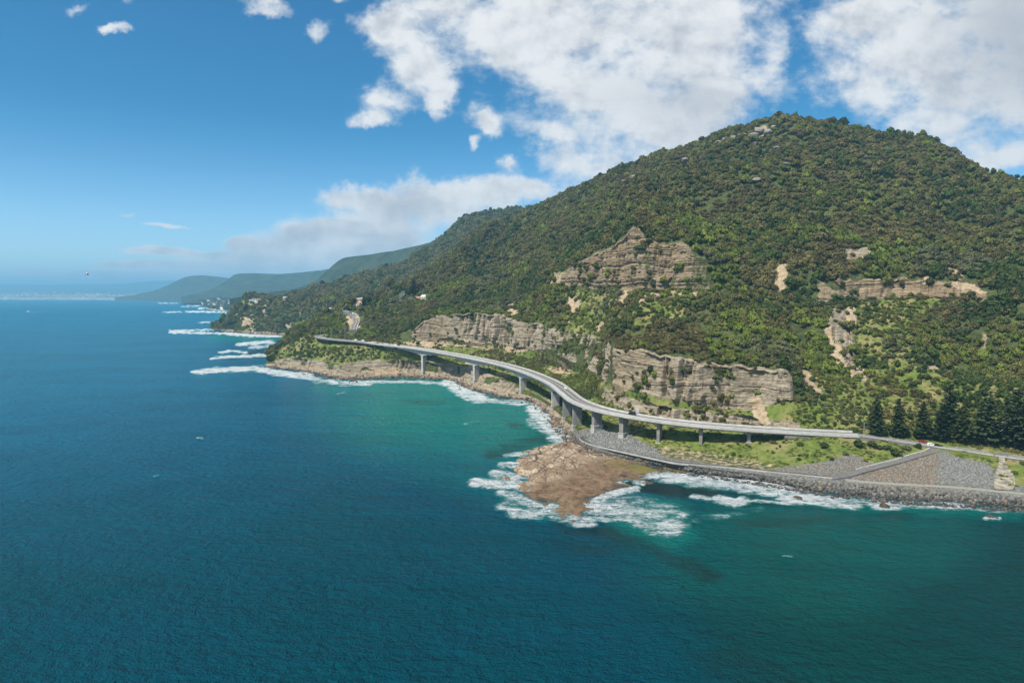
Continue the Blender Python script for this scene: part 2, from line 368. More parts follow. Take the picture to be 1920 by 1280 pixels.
A_U0 = layer([(500,664,943),(560,612,1015),(640,598,1040),(700,590,1060),(745,585,1040),(800,575,1000),(880,565,980),(960,560,930),(1040,542,800),(1100,540,740),(1150,541,690),(1200,542,650),(1250,545,630),(1300,550,620),(1340,545,620),(1400,560,600),(1450,555,600),(1540,570,578),(1600,558,590),(1680,556,590),(1760,560,575),(1830,560,560),(1920,600,500),(2200,640,450),(2620,700,400)], xsA)
A_U1 = layer([(500,663,945),(560,608,1025),(640,592,1065),(700,578,1100),(745,568,1090),(800,555,1060),(880,540,1030),(960,530,980),(1040,520,812),(1060,515,790),(1100,490,752),(1150,458,702),(1188,431,668),(1202,432,662),(1218,444,655),(1240,458,645),(1280,454,638),(1300,478,630),(1340,490,630),(1400,530,615),(1450,522,610),(1475,500,610),(1540,528,590),(1600,525,600),(1680,528,600),(1760,528,582),(1830,540,570),(1920,560,520),(2200,600,470),(2620,660,420)], xsA, 2.5)
TREEH = 5.0
A_T = layer([(500,664,950),(510,652,965),(527,632,990),(552,611,1030),(577,600,1070),(640,585,1130),(700,563,1190),(760,531,1260),(830,488,1350),(900,424,1480),(980,398,1500),(1030,378,1460),(1080,351,1400),(1120,332,1340),(1200,306,1250),(1300,268,1150),(1400,239,1080),(1440,226,1060),(1490,223,1040),(1600,240,1000),(1680,258,975),(1740,261,960),(1800,300,935),(1850,324,920),(1920,340,880),(2200,366,800),(2620,410,700)], xsA, 3.0)

def rag(lay, xs, amp, sc, seed, lo=765, hi=1510):
    y, Y = lay; w = sstep(xs, lo - 5, lo + 15) * (1 - sstep(xs, hi - 15, hi + 5)); n = fbm_np(np.stack([xs / sc, xs * 0 + seed, xs * 0], -1), 4)
    return y + n * amp * w, Y
A_C1 = rag(A_C1, xsA, 7, 34., 1.5); A_C0 = rag(A_C0, xsA, 4.5, 26., 4.5); A_W1 = rag(A_W1, xsA, 3.2, 24., 7.5, 1128, 1500); A_U1 = rag(A_U1, xsA, 6, 22., 9.5, 1045, 1840); A_U0 = rag(A_U0, xsA, 4, 26., 12.5, 1045, 1840); A_B2 = rag(A_B2, xsA, 4, 20., 15.5, 518, 990); A_T = rag(A_T, xsA, 3.5, 40., 19.5, 900, 2600)
def loft(xs, layers, rows, back):
    L = [at_depth(xs, y, Y) for y, Y in layers]
    V, tag_ = [], []
    for i in range(len(L) - 1):
        for k in range(rows[i]):
            f = k / rows[i]; V.append(L[i] * (1 - f) + L[i + 1] * f); tag_.append(i + f)
    V.append(L[-1]); tag_.append(len(L) - 1)
    last = L[-1]
    for k, (dY, dzz) in enumerate(back):
        s = (last[:, 1] + dY) / last[:, 1]
        q = last.copy(); q[:, 0] *= s; q[:, 1] *= s; q[:, 2] = np.maximum(last[:, 2] + dzz, -20); V.append(q); tag_.append(len(L) + k)
    return np.array(V), np.array(tag_)

rowsA = [8, 20, 34, 16, 26, 14, 60, 64, 66, 120]
VA, tA = loft(xsA, [A_S, A_B1, A_B2, A_R, A_W0, A_W1, A_C0, A_C1, A_U0, A_U1, A_T], rowsA, [(15, -1), (40, -6), (100, -30), (220, -110), (400, -260)])
RA = tA[:, None] * np.ones(VA.shape[1])[None]
PX, PY = project(VA)
wob = fbm_np(VA * 0.045, 3)
wx, wy = PX + wob * 9, PY + fbm_np(VA * 0.05 + 40, 3) * 6

def soft_poly(polys, x, y): 
    r = np.zeros(x.shape)
    for p in polys: r = np.maximum(r, in_poly(x, y, p))
    return r
def blur(a, k=2):
    for _ in range(k):
        a = (np.roll(a, 1, 0) + 2 * a + np.roll(a, -1, 0)) / 4; a = (np.roll(a, 1, 1) + 2 * a + np.roll(a, -1, 1)) / 4
    return a
rock = np.zeros(PX.shape)
bandm = lambda lo, hi: ((RA >= lo) & (RA <= hi)).astype(float)
xr = lambda a, b, s=10: sstep(PX, a - s, a + s) * (1 - sstep(PX, b - s, b + s))
rock = np.maximum(rock, bandm(6, 7.02) * np.maximum(xr(772, 1018), xr(1150, 1488, 5)))
rock = np.maximum(rock, bandm(6, 7.0) * xr(1018, 1150) * sstep(fbm_np(VA * .035 + 21, 3), -.35, .15))
rock = np.maximum(rock, bandm(4, 5) * xr(1130, 1500, 8) * np.where(fbm_np(VA * .04 + 2, 2) > .35, .3, .97))
rock = np.maximum(rock, bandm(8, 9.0) * xr(1045, 1330, 8) * np.where((PX > 1212) & (fbm_np(np.stack([(VA[..., 0] * .83 - VA[..., 1] * .55) / 16, VA[..., 2] / 60, VA[..., 0] * 0], -1), 3) > .10), .45, 1))
rock = np.maximum(rock, bandm(8.0, 9.0) * xr(1535, 1850, 12) * np.where(fbm_np(VA * .03 + 9, 3) > 0.28, 0.25, .85))
rock = np.maximum(rock, bandm(1.0, 2.0) * xr(518, 990, 10) * np.where(fbm_np(VA * .03 + 6, 3) > .34, .25, .95))
rock = np.maximum(rock, bandm(0, 1.0) * (PX < 1095))
rock = np.maximum(rock, soft_poly([[(1415,248),(1450,244),(1450,256),(1418,262)], [(1560,468),(1645,472),(1630,498),(1575,490)], [(1548,584),(1580,582),(1600,640),(1618,684),(1600,680),(1575,640)], [(1810,698),(1870,700),(1868,712),(1815,710)], [(1745,685),(1785,686),(1783,693),(1745,694)]], wx, wy))
soil = soft_poly([[(1165,540),(1198,540),(1180,560),(1122,622),(1098,625),(1135,580)], [(1205,545),(1225,545),(1205,570),(1195,575)], [(1075,555),(1085,556),(1066,606),(1056,620),(1058,590)],
  [(1545,582),(1600,580),(1606,640),(1626,690),(1640,738),(1632,738),(1612,700),(1585,682),(1556,640)], [(1452,502),(1478,498),(1476,548),(1452,560)], [(1765,500),(1800,498),(1810,530),(1850,548),(1840,552),(1790,545)], [(1845,612),(1856,612),(1850,640),(1842,640)], [(1150,716),(1180,704),(1198,712),(1165,738)], [(1130,730),(1150,738),(1140,756),(1122,752)],
  [(1185,632),(1208,620),(1202,648),(1188,650)], [(1224,640),(1236,632),(1234,650),(1224,655)], [(1395,656),(1422,655),(1420,665),(1396,665)], [(1400,752),(1430,748),(1445,800),(1425,800)], [(1040,672),(1060,676),(1095,690),(1060,690)], [(1020,690),(1060,688),(1090,700),(1050,705)],
  [(1045,512),(1060,510),(1055,545),(1015,550),(1030,530)], [(700,690),(760,690),(740,705),(700,705)], [(1710,550),(1745,498),(1760,520),(1720,540)], [(1490,690),(1520,700),(1545,745),(1535,750)], [(1580,700),(1596,718),(1590,728)], [(1195,545),(1340,552),(1300,560),(1240,560)],
  [(935,590),(965,580),(975,598),(945,600)], [(760,640),(830,637),(1000,655),(985,662),(860,648),(765,650)], [(460,0),(461,0),(460,1)], [(640,595),(675,595),(678,620),(650,620)]], wx, wy)
soil = np.maximum(soil, bandm(2.0, 3.0) * sstep(fbm_np(VA * .02 + 5, 3), 0.1, .35) * (PX < 1130) * np.where(PX < 790, .3, .7))
soil = np.maximum(soil, bandm(1.2, 2.1) * xr(1020, 1500, 20) * (PY > 812) * .46)
soil = np.maximum(soil, bandm(0.9, 1.25) * (PX < 1100) * .7)
lowg = bandm(1.9, 5.99) * (PX > 720)
grass = np.maximum(lowg * 0.9, soft_poly([[(1060,548),(1180,548),(1120,640),(1060,618)], [(1180,560),(1300,560),(1260,600),(1150,610)], [(1225,560),(1290,565),(1270,590),(1230,585)], [(1600,585),(1700,590),(1720,700),(1660,740),(1610,640)], [(1560,580),(1600,560),(1760,560),(1750,590)], [(1500,705),(1700,690),(1930,715),(1930,810),(1640,805),(1520,800)], [(520,650),(640,640),(760,650),(760,690),(560,680)]], wx, wy) * .75)
grass = np.maximum(grass, xr(500, 760, 10) * bandm(1.9, 4) * .8)
gravel = soft_poly([[(1075,812),(1100,803),(1180,812),(1220,840),(1250,857),(1440,884),(1470,876),(1560,862),(1590,848),(1640,868),(1700,850),(1725,846),(1770,846),(1800,858),(1852,868),(1865,880),(1866,920),(1930,905),(2700,1000),(2700,1100),(1920,960),(1500,930),(1250,885),(1070,835)]], PX + wob * 3, PY + wob * 2)
gravel = np.where((RA < 0.9) & (PX > 1070), 1, gravel)
gravel = blur(gravel, 8)
warm = np.clip(bandm(7.9, 9.1) * .75 + xr(1150, 1215, 20) * bandm(6, 7) * .4 + xr(760, 840, 20) * bandm(6, 7) * .6 + fbm_np(VA * .012, 2) * .25, 0, 1)
warm = np.where(gravel > .5, np.where((PY > 845), .12 + .6 * sstep(PX + wob * 12, 1590, 1640) * (1 - sstep(PX + wob * 3, 1752, 1764)), .12), warm)
soil = np.where(RA > 2.2, blur(soil, 14) * (.55 + .6 * sstep(fbm_np(VA * .055 + 70, 3), -.5, .3)), blur(soil, 3)); rock = np.where((RA > 9.2), blur(rock, 3), rock)
rock *= (1 - soil * np.where((RA > 7) & (RA < 8), .15, .8)); soil = np.where((RA > 7) & (RA < 8), soil * (1 - rock), soil); grass *= (1 - np.maximum(rock, soil)); 
# relief
D = VA.copy()
wfor = sstep(RA, 7.0, 7.5) * (1 - sstep(RA, 9.70, 10.0) * .75) * (1 - bandm(7.7, 9.25) * .8)
big = fbm_np(VA * np.array([1 / 130., 1 / 130., 1 / 240.]), 4); gul = 1 - np.abs(fbm_np(VA * np.array([1 / 75., 1 / 220., 1 / 220.]) + 31, 3)) * 2
D[..., 2] += wfor * (big * 18 + (gul - .5) * (9 + 9 * sstep(RA, 9.0, 9.3)))
D[..., 2] += (1 - np.maximum(rock, gravel)) * sstep(RA, 1.9, 2.3) * (fbm_np(VA * 0.12, 3) * 1.1)
D[..., 2] += gravel * fbm_np(VA * 0.5, 2) * 0.22
# cliffs: ledges and open joints
zz = VA[..., 2] + fbm_np(VA * 0.02, 2) * 3
hsh = lambda k: np.modf(np.abs(np.sin(k * 12.9898) * 43758.5453))[0]
led = hsh(np.floor(zz / 3.1)) * 1.1 + hsh(np.floor(zz / 1.1) + 77) * 0.45
along = VA[..., 0] * 0.83 - VA[..., 1] * 0.55
q = np.stack([along / 11, VA[..., 2] / 70, along * 0], -1); fis = np.clip(1 - np.abs(fbm_np(q, 3)) * 2.6, 0, 1) * sstep(fbm_np(np.stack([along / 45, VA[..., 2] / 90, along * 0 + 8], -1), 2), -.35, .25)
q2 = np.stack([along / 34, VA[..., 2] / 140, along * 0 + 5], -1); but = fbm_np(q2, 2)
upc = ((RA > 7.9) & (RA < 9.1)).astype(float)
disp = rock * (led * (1 + 1.6 * upc) - fis * 7.5 * (1 - .35 * upc) + but * (8.0 - 4.5 * upc) + fbm_np(VA * .25, 3) * .9)
edge = np.minimum(np.minimum(sstep(RA % 1, 0.0, .06), 1), 1 - sstep(RA % 1, .94, 1.0))
sdn = np.array([-0.62, -0.78, 0.0])
D += (disp * np.where((RA > 1) & (RA < 9.2), np.maximum(edge, .25), .6))[..., None] * sdn
shore_n = bandm(0, 1.0) * (PX < 1100)
D[..., 2] += shore_n * sstep(RA, 0.05, .3) * np.abs(fbm_np(VA * .16, 4)) * 2.6
meA = grid_mesh('headland_hill', D, False, dict(rock=rock, soil=soil, grass=grass, gravel=gravel, warm=warm))
hillA = tag(link('hill', meA, M_TERR), kind='structure')

# second headland and the escarpment behind
xsB = np.arange(396, 1180, 2.6)
zl = lambda pts, z: zlayer([(x, y, z) for x, y in pts], xsB)
B_S = zl([(396,617),(405,620),(430,623),(450,626),(500,629),(540,631),(600,633),(1180,633)], -1.0)
B_0 = zl([(396,616),(405,618),(430,620),(450,622),(500,625),(540,627),(600,629),(1180,629)], 2.5)
B_1 = layer([(396,615,1885),(410,611,1860),(420,607,1850),(450,604,1780),(500,606,1720),(560,606,1700),(640,592,1400),(700,580,1450),(1180,560,1450)], xsB)
B_2 = layer([(396,614.5,1890),(410,604,1885),(420,597,1880),(440,580,1880),(455,568,1880),(480,562,1880),(550,559,1820),(620,572,1500),(660,572,1500),(700,562,1550),(800,540,1600),(1180,480,1700)], xsB)
B_T = layer([(396,614,1905),(405,609,1900),(420,597,1890),(440,577,1900),(455,566,1900),(480,559,1950),(550,551,2100),(600,538,2100),(650,523,2150),(700,508,2200),(750,493,2250),(800,465,2300),(830,444,2300),(850,425,2300),(864,408,2300),(872,404,2300),(900,398,2300),(1000,388,2400),(1180,370,2400)], xsB, 1.6)
VB, tB = loft(xsB, [B_S, B_0, B_1, B_2, B_T], [5, 22, 26, 90], [(30, -3), (120, -40), (400, -200), (700, -400)])
RB = tB[:, None] * np.ones(VB.shape[1])[None]; QX, QY = project(VB)
wobB = fbm_np(VB * .02, 3)
rockB = np.maximum(((RB < 1.05)).astype(float), soft_poly([[(868,398),(880,400),(866,418),(862,412)]], QX, QY) * .8)
soilB = (.35 + .75 * sstep(fbm_np(VB * .05 + 3, 4), -.3, .3)) * soft_poly([[(470,570),(505,562),(500,585),(492,590)], [(476,574),(482,572),(482,582),(476,586)], [(450,604),(475,600),(478,622),(455,624)], [(510,612),(520,608),(520,628),(512,628)], [(567,600),(582,597),(580,606),(564,608)], [(440,592),(448,590),(448,600),(442,600)], [(535,602),(546,604),(542,620),(533,622)]], QX + wobB * 5, QY + wobB * 3)
grassB = np.maximum(((RB > 1.05) & (RB < 3)) * sstep(fbm_np(VB * .012, 3), -.05, .25) * .7, 0)
DB = VB.copy(); wB = sstep(RB, 1.2, 2.0)
DB[..., 2] += wB * (1 - sstep(RB, 3.7, 4) * .6) * (fbm_np(VB / 150., 4) * 12 + (1 - np.abs(fbm_np(VB * np.array([1 / 110., 1 / 300., 1 / 300.]), 3)) * 2 - .5) * 10)
DB[..., 2] += (RB < 1.1) * sstep(RB, .1, .8) * np.abs(fbm_np(VB * .08, 3)) * 3
DB[..., 1] -= ((RB > 1) & (RB < 2)) * fbm_np(np.stack([VB[..., 0] / 45, VB[..., 2] / 90, VB[..., 0] * 0], -1), 3) * 22
warmB = np.clip(.5 + fbm_np(VB * .01, 2), 0, 1)
meB = grid_mesh('far_headland_hill', DB, False, dict(rock=rockB, soil=soilB, grass=grassB, gravel=rockB * 0, warm=warmB))
hillB = tag(link('hill', meB, M_TERR), kind='structure')

# distant ranges and the coastal plain
def ridge(pts, base_pts, step, rows, amp, back, mat, sc):
    xs = np.arange(pts[0][0], pts[-1][0], step)
    T = layer(pts, xs, 1.5); B0 = layer(base_pts, xs, 2.0)
    V, tg = loft(xs, [B0, T], [rows], back); R = tg[:, None] * np.ones(V.shape[1])[None]
    w = np.sin(np.clip(R, 0, 1) * math.pi) ** .7
    zb_, zt_ = V[0, :, 2][None], V[rows, :, 2][None]; fr_ = np.clip(R, 0, 1); V[..., 2] = np.where(R <= 1, zb_ + (zt_ - zb_) * np.where(fr_ < .8, fr_ * .70, .56 + (fr_ - .8) * 2.2), V[..., 2])
    w = w * (1 - fr_ ** 3)
    V[..., 2] += w * (fbm_np(V / sc, 4) * amp + (1 - np.abs(fbm_np(V * np.array([1 / sc, .3 / sc, .3 / sc]) + 7, 3)) * 2 - .5) * amp)
    V[..., 2] += (R > .95) * fbm_np(V / (sc * .25), 3) * amp * .08
    return tag(link('hill', grid_mesh('far_hill', V, True), mat), kind='structure')
ridge([(430,560,3300),(470,554,3500),(520,546,3700),(560,540,3800),(590,528,3900),(610,510,4000),(630,492,4000),(645,483,4000),(660,481,4000),(700,476,3950),(740,470,3900),(790,459,3800),(830,447,3800),(940,440,3800)],
      [(430,592,3200),(520,595,3000),(620,595,3000),(940,595,3000)], 2.2, 60, 20, [(100, -10), (500, -200), (900, -400)], M_FAR, 420.)
ridge([(340,556,6500),(380,548,6700),(400,541,6800),(425,526,7000),(438,515,7000),(446,513,7000),(480,512,7000),(520,514,7000),(560,511,6800),(600,507,6600),(640,500,6400),(760,490,6200)],
      [(340,568,6000),(500,570,5200),(760,570,5200)], 2.0, 50, 24, [(100, -10), (500, -200), (900, -400)], M_FAR, 700.)
ridge([(215,557,10200),(250,553,9900),(290,545,9700),(320,532,9500),(345,520,9500),(358,517,9500),(380,516,9500),(410,519,9500),(440,523,9500),(560,526,9500)],
      [(215,566,9500),(300,566,8800),(560,568,8000)], 2.0, 40, 24, [(100, -10), (500, -200), (900, -400)], M_FAR, 900.)
ridge([(-700,534,26000),(-200,533,26000),(60,533,26000),(150,532.5,26000),(235,532,26000),(255,529,26000),(290,527,26000),(345,525.5,26000),(420,528,26000),(700,530,26000)],
      [(-700,551,19000),(700,551,19000)], 5.0, 30, 60, [(200, -10), (600, -100)], M_FAR, 2500.)
xsC = np.concatenate([np.arange(-700, 0, 25.), np.arange(0, 620, 2.0)])
C_S = layer([(x, y, float(at_z(x, y, -1)[1])) for x, y in [(-700,560.5),(0,560.2),(160,560.6),(240,561),(320,561.3),(335,562.2),(345,567.0),(372,569.5),(381,573),(384,579.5),(400,582.5),(440,584.5),(480,587),(620,592)]], xsC, 1.5)
C_1 = (C_S[0] - .8, C_S[1] * 1.02 + 12); C_2 = layer([(-700,557,14000),(0,557,14000),(160,557,13800),(240,557.5,13000),(330,558,11000),(345,562.5,8000),(380,567,5600),(400,573,4600),(440,574,4050),(480,576,3900),(620,576,3700)], xsC, 2.0)
C_3 = layer([(-700,550,19000),(0,549,18500),(30,547,18500),(80,546,18500),(120,546.5,18500),(140,549.5,18000),(240,551,15500),(330,554,12000),(400,561,6500),(480,563,5000),(620,566,4000)], xsC, 2.0)
VC, tC = loft(xsC, [C_S, C_1, C_2, C_3], [3, 12, 30], [(300, -5), (1500, -60)])
RC = tC[:, None] * np.ones(VC.shape[1])[None]
VC[..., 2] += sstep(RC, 1.2, 2) * fbm_np(VC / 300., 3) * 4
sandC = ((RC < 1.6)).astype(float)
mC, t, b, o = new_mat('coastal_plain'); p = t.pos()
n = t.noise(p, 0.012, 5, 0.65); sand = t.attr('sand')
c = t.mix(t.mr(n, 0.4, 0.62), (0.03, 0.045, 0.02), (0.10, 0.115, 0.045))
c = t.mix(t.mr(t.voro(p, 0.03, 'F1', 0), 0.16, 0.10), c, (0.42, 0.36, 0.31))
c = t.mix(t.m('MULTIPLY', sand, t.mr(n, 0.36, 0.5)), c, (0.42, 0.35, 0.25))
t.put(b.inputs['Base Color'], c); t.put(b.inputs['Roughness'], 0.95)
meC = grid_mesh('coastal_plain', VC, True, dict(sand=sandC))
tag(link('coastal_plain', meC, mC), kind='structure')

# ------------------------------------------------------------------ the sea
xsW = np.concatenate([np.arange(-900, -20, 40.), np.arange(-20, 1945, 2.4), np.arange(1950, 2900, 30.)])
ysW = np.concatenate([[555.3, 556.2, 557.2, 558], np.arange(558.6, 600, 0.8), np.arange(600, 1000, 1.5), np.arange(1000, 1300, 2.4), np.arange(1302, 2600, 50.)])
WX, WY = np.meshgrid(xsW, ysW)
VW = at_z(WX, WY, 0.0)
n_a = fbm_np(VW * .02, 3); n_b = fbm_np(VW * .06 + 11, 3)
def stroke(pts, wx_, wy_, ax=0.5):
    """Soft-edged band along a line on the water, wx_ wide; ax squeezes the sideways distance."""
    d = seg_dist(WX + n_a * 5, WY + n_b * 2.0, pts, ax, 1.0); return 1 - sstep(d, wx_, wy_)
foam = np.zeros(WX.shape)
FOAM = [  # (points, full to, gone at, strength)
 ([(508,700),(560,706),(600,712),(640,719),(690,719)], 1.5, 5, .85), ([(640,716),(745,716),(810,717),(850,722)], 1, 3.4, .85), ([(850,722),(875,738),(900,748)], 4, 11, .95), ([(840,714),(870,724)], 3, 8, .8), ([(900,748),(930,753),(985,757)], 1.5, 4.5, .8), ([(965,748),(1000,756)], 2, 6, .7),
 ([(1010,766),(1020,780),(1030,795),(1045,812),(1058,824)], 5, 14, .92), ([(1000,790),(1010,800),(1030,810)], 3, 9, .7), ([(1035,822),(1060,830)], 3, 8, .7),
 ([(370,698),(420,693),(480,692),(520,698),(580,704)], 2.2, 5.5, 1.), ([(400,690),(450,688),(495,686)], .5, 2.6, .6), ([(590,718),(640,713)], 1, 3, .6),
 ([(448,646),(480,643),(508,641)], 1.5, 4, 1.), ([(470,652),(510,648)], 1, 3, .8), ([(412,661),(435,658),(460,661)], .9, 2.6, .9), ([(400,672),(430,669),(470,668),(500,665)], 1.2, 3, .9), ([(500,684),(520,680)], .5, 2, .6),
 ([(320,621),(360,619),(400,618)], .8, 2.2, .9), ([(320,623.5),(380,624),(430,625.5)], .7, 2, .9), ([(430,625.5),(470,629),(520,629.5)], 1.4, 3.2, 1.), ([(520,630),(560,632)], .8, 2.2, .8),
 ([(375,604.5),(405,603.5)], .5, 1.5, .8), ([(306,585.5),(340,584.5)], .3, 1.2, .8), ([(350,584),(390,584.5),(440,586)], .5, 1.6, .9), ([(300,568.3),(330,568)], .2, .9, .9), ([(340,574.5),(372,574)], .2, .9, .8), ([(348,571.5),(378,571.8)], .2, .9, .8), ([(374,579),(382,578)], .5, 1.5, .9), ([(-10,560.8),(180,561.3),(250,561.6),(330,562.0)], .1, .7, .8),
 # round the rock shelf
 ([(895,906),(925,906),(965,908),(985,915)], 4.5, 11, 1.), ([(930,888),(950,890),(968,896)], 3, 8, .85), ([(945,872),(966,872)], 3, 8, .85), ([(955,854),(985,850)], 2.5, 7, .8), ([(940,925),(970,932)], 3, 8, .75),
 ([(952,950),(975,962),(1010,962),(1035,955)], 5, 14, .78), ([(985,940),(1010,950)], 3, 10, .85), ([(1040,966),(1075,975),(1110,975)], 3, 11, .72), ([(1085,984),(1115,985)], 1.6, 5, .9),
 ([(1112,955),(1120,940),(1140,928),(1170,920),(1190,917)], 3, 7, 1.), ([(1120,952),(1150,950),(1180,965),(1220,972),(1250,985)], 7, 22, .80), ([(1140,968),(1190,972),(1230,992),(1262,996)], 4, 13, .78), ([(1150,945),(1200,950),(1240,955),(1270,965)], 5, 18, .60), ([(1180,935),(1215,945)], 6, 16, .45),
 ([(1160,903),(1200,898),(1250,896)], 1.5, 6, .6), ([(1230,893),(1290,896),(1340,903),(1400,914)], 4, 12, .92), ([(1300,900),(1360,905),(1430,912),(1480,925)], 5, 14, .95), ([(1345,936),(1375,944),(1390,938)], 3, 9, .95), ([(1440,920),(1490,934),(1540,938),(1600,944)], 4.5, 13, .92), ([(1600,941),(1660,946),(1720,947),(1800,950)], 2, 8, .85), ([(1640,952),(1680,951)], 2, 6, .85), ([(1800,952),(1860,957),(1925,960)], 1, 5, .7), ([(1850,972),(1872,972)], 1, 4, .85), ([(1400,939),(1480,944)], .8, 3, .75), ([(1305,972),(1360,968)], 2, 8, .5), ([(1300,930),(1325,935)], 2, 6, .8), ([(1192,905),(1207,907)], 1.5, 4, .8),
 ([(1250,1000),(1280,985)], 3, 10, .4), ([(1380,960),(1420,955)], 2, 8, .35), ([(1470,1042),(1484,1043)], .7, 2.5, .6), ([(372,821),(380,822)], .4, 1.6, .75), ([(292,894),(300,893)], .4, 1.8, .6), ([(628,740),(648,735)], .5, 2, .5), ([(875,795),(900,790)], .6, 2.5, .4), ([(962,930),(990,945)], 4, 12, .6),
]
for pts, a, b_, k in FOAM: foam = np.maximum(foam, stroke(pts, a * 1.25 + .3, b_ * 1.3 + .5) * min(1, k * 1.08))
foam = np.maximum(foam, .62 * (1 - sstep(np.hypot((WX - 974) / 24, (WY - 899) / 9.5), .8, 1.05)))
shal = np.zeros(WX.shape); reefp = sstep(fbm_np(VW * np.array([.010, .022, 1]) + 90, 4), .02, .55)
for pts, a, b_, k in [([(860,730),(780,726),(690,724)], 3, 26, .95), ([(930,775),(860,745),(760,735)], 4, 80, .9), ([(985,800),(930,790),(850,785),(760,770)], 6, 135, .9), ([(700,735),(620,730)], 3, 30, .6), ([(960,880),(880,860),(800,830)], 20, 90, .35), ([(540,640),(470,634),(400,632)], 2, 10, .7), ([(470,598),(420,594)], 2, 10, .7), ([(560,665),(520,668)], 3, 16, .6),
                     ([(1240,960),(1200,985),(1260,1000)], 10, 45, .75), ([(1440,920),(1600,948),(1900,962)], 5, 22, .5), ([(1330,910),(1280,900)], 4, 20, .5), ([(1020,960),(960,940)], 6, 28, .55), ([(1400,1000),(1700,1010)], 30, 120, .28), ([(1330,1050),(1560,1090)], 30, 120, .22)]:
    shal = np.maximum(shal, (1 - sstep(seg_dist(WX + n_a * 14, WY + n_b * 7, pts, .55), a, b_)) * k)
kelp = np.zeros(WX.shape)
for pts, a, b_, k in [([(1065,985),(1140,1000),(1230,1030),(1330,1080)], 3, 34, .55), ([(1180,905),(1240,915),(1330,925)], 6, 20, .85), ([(1280,925),(1400,930)], 3, 14, .6), ([(930,850),(990,830),(1030,815)], 5, 22, .55), ([(970,800),(1010,812)], 4, 14, .5), ([(760,755),(830,752)], 2, 9, .4), ([(470,662),(530,662)], 2, 9, .7), ([(430,670),(500,668)], 1, 5, .8), ([(430,699),(560,700)], .8, 3.5, .35), ([(330,621.5),(420,621)], .6, 2, .9), ([(1400,980),(1560,975),(1700,972)], 5, 22, .45), ([(1640,1000),(1920,990)], 6, 30, .35), ([(590,722),(650,720),(700,719)], .6, 3, .7), ([(820,800),(900,800)], 3, 14, .25), ([(1000,1000),(1160,1040)], 5, 34, .35)]:
    kelp = np.maximum(kelp, (1 - sstep(seg_dist(WX + n_a * 16, WY + n_b * 6, pts, .55), a, b_)) * k)
kelp = np.maximum(kelp, reefp * .38 * sstep(WX, 1050, 1350) * sstep(WY, 930, 990))
green = sstep(WX + n_a * 60 - (WY - 900) * .35, 1000, 1420) * sstep(WY, 880, 960)
deep = sstep(VW[..., 1] + n_a * 40 - VW[..., 0] * .25, 170, 620)
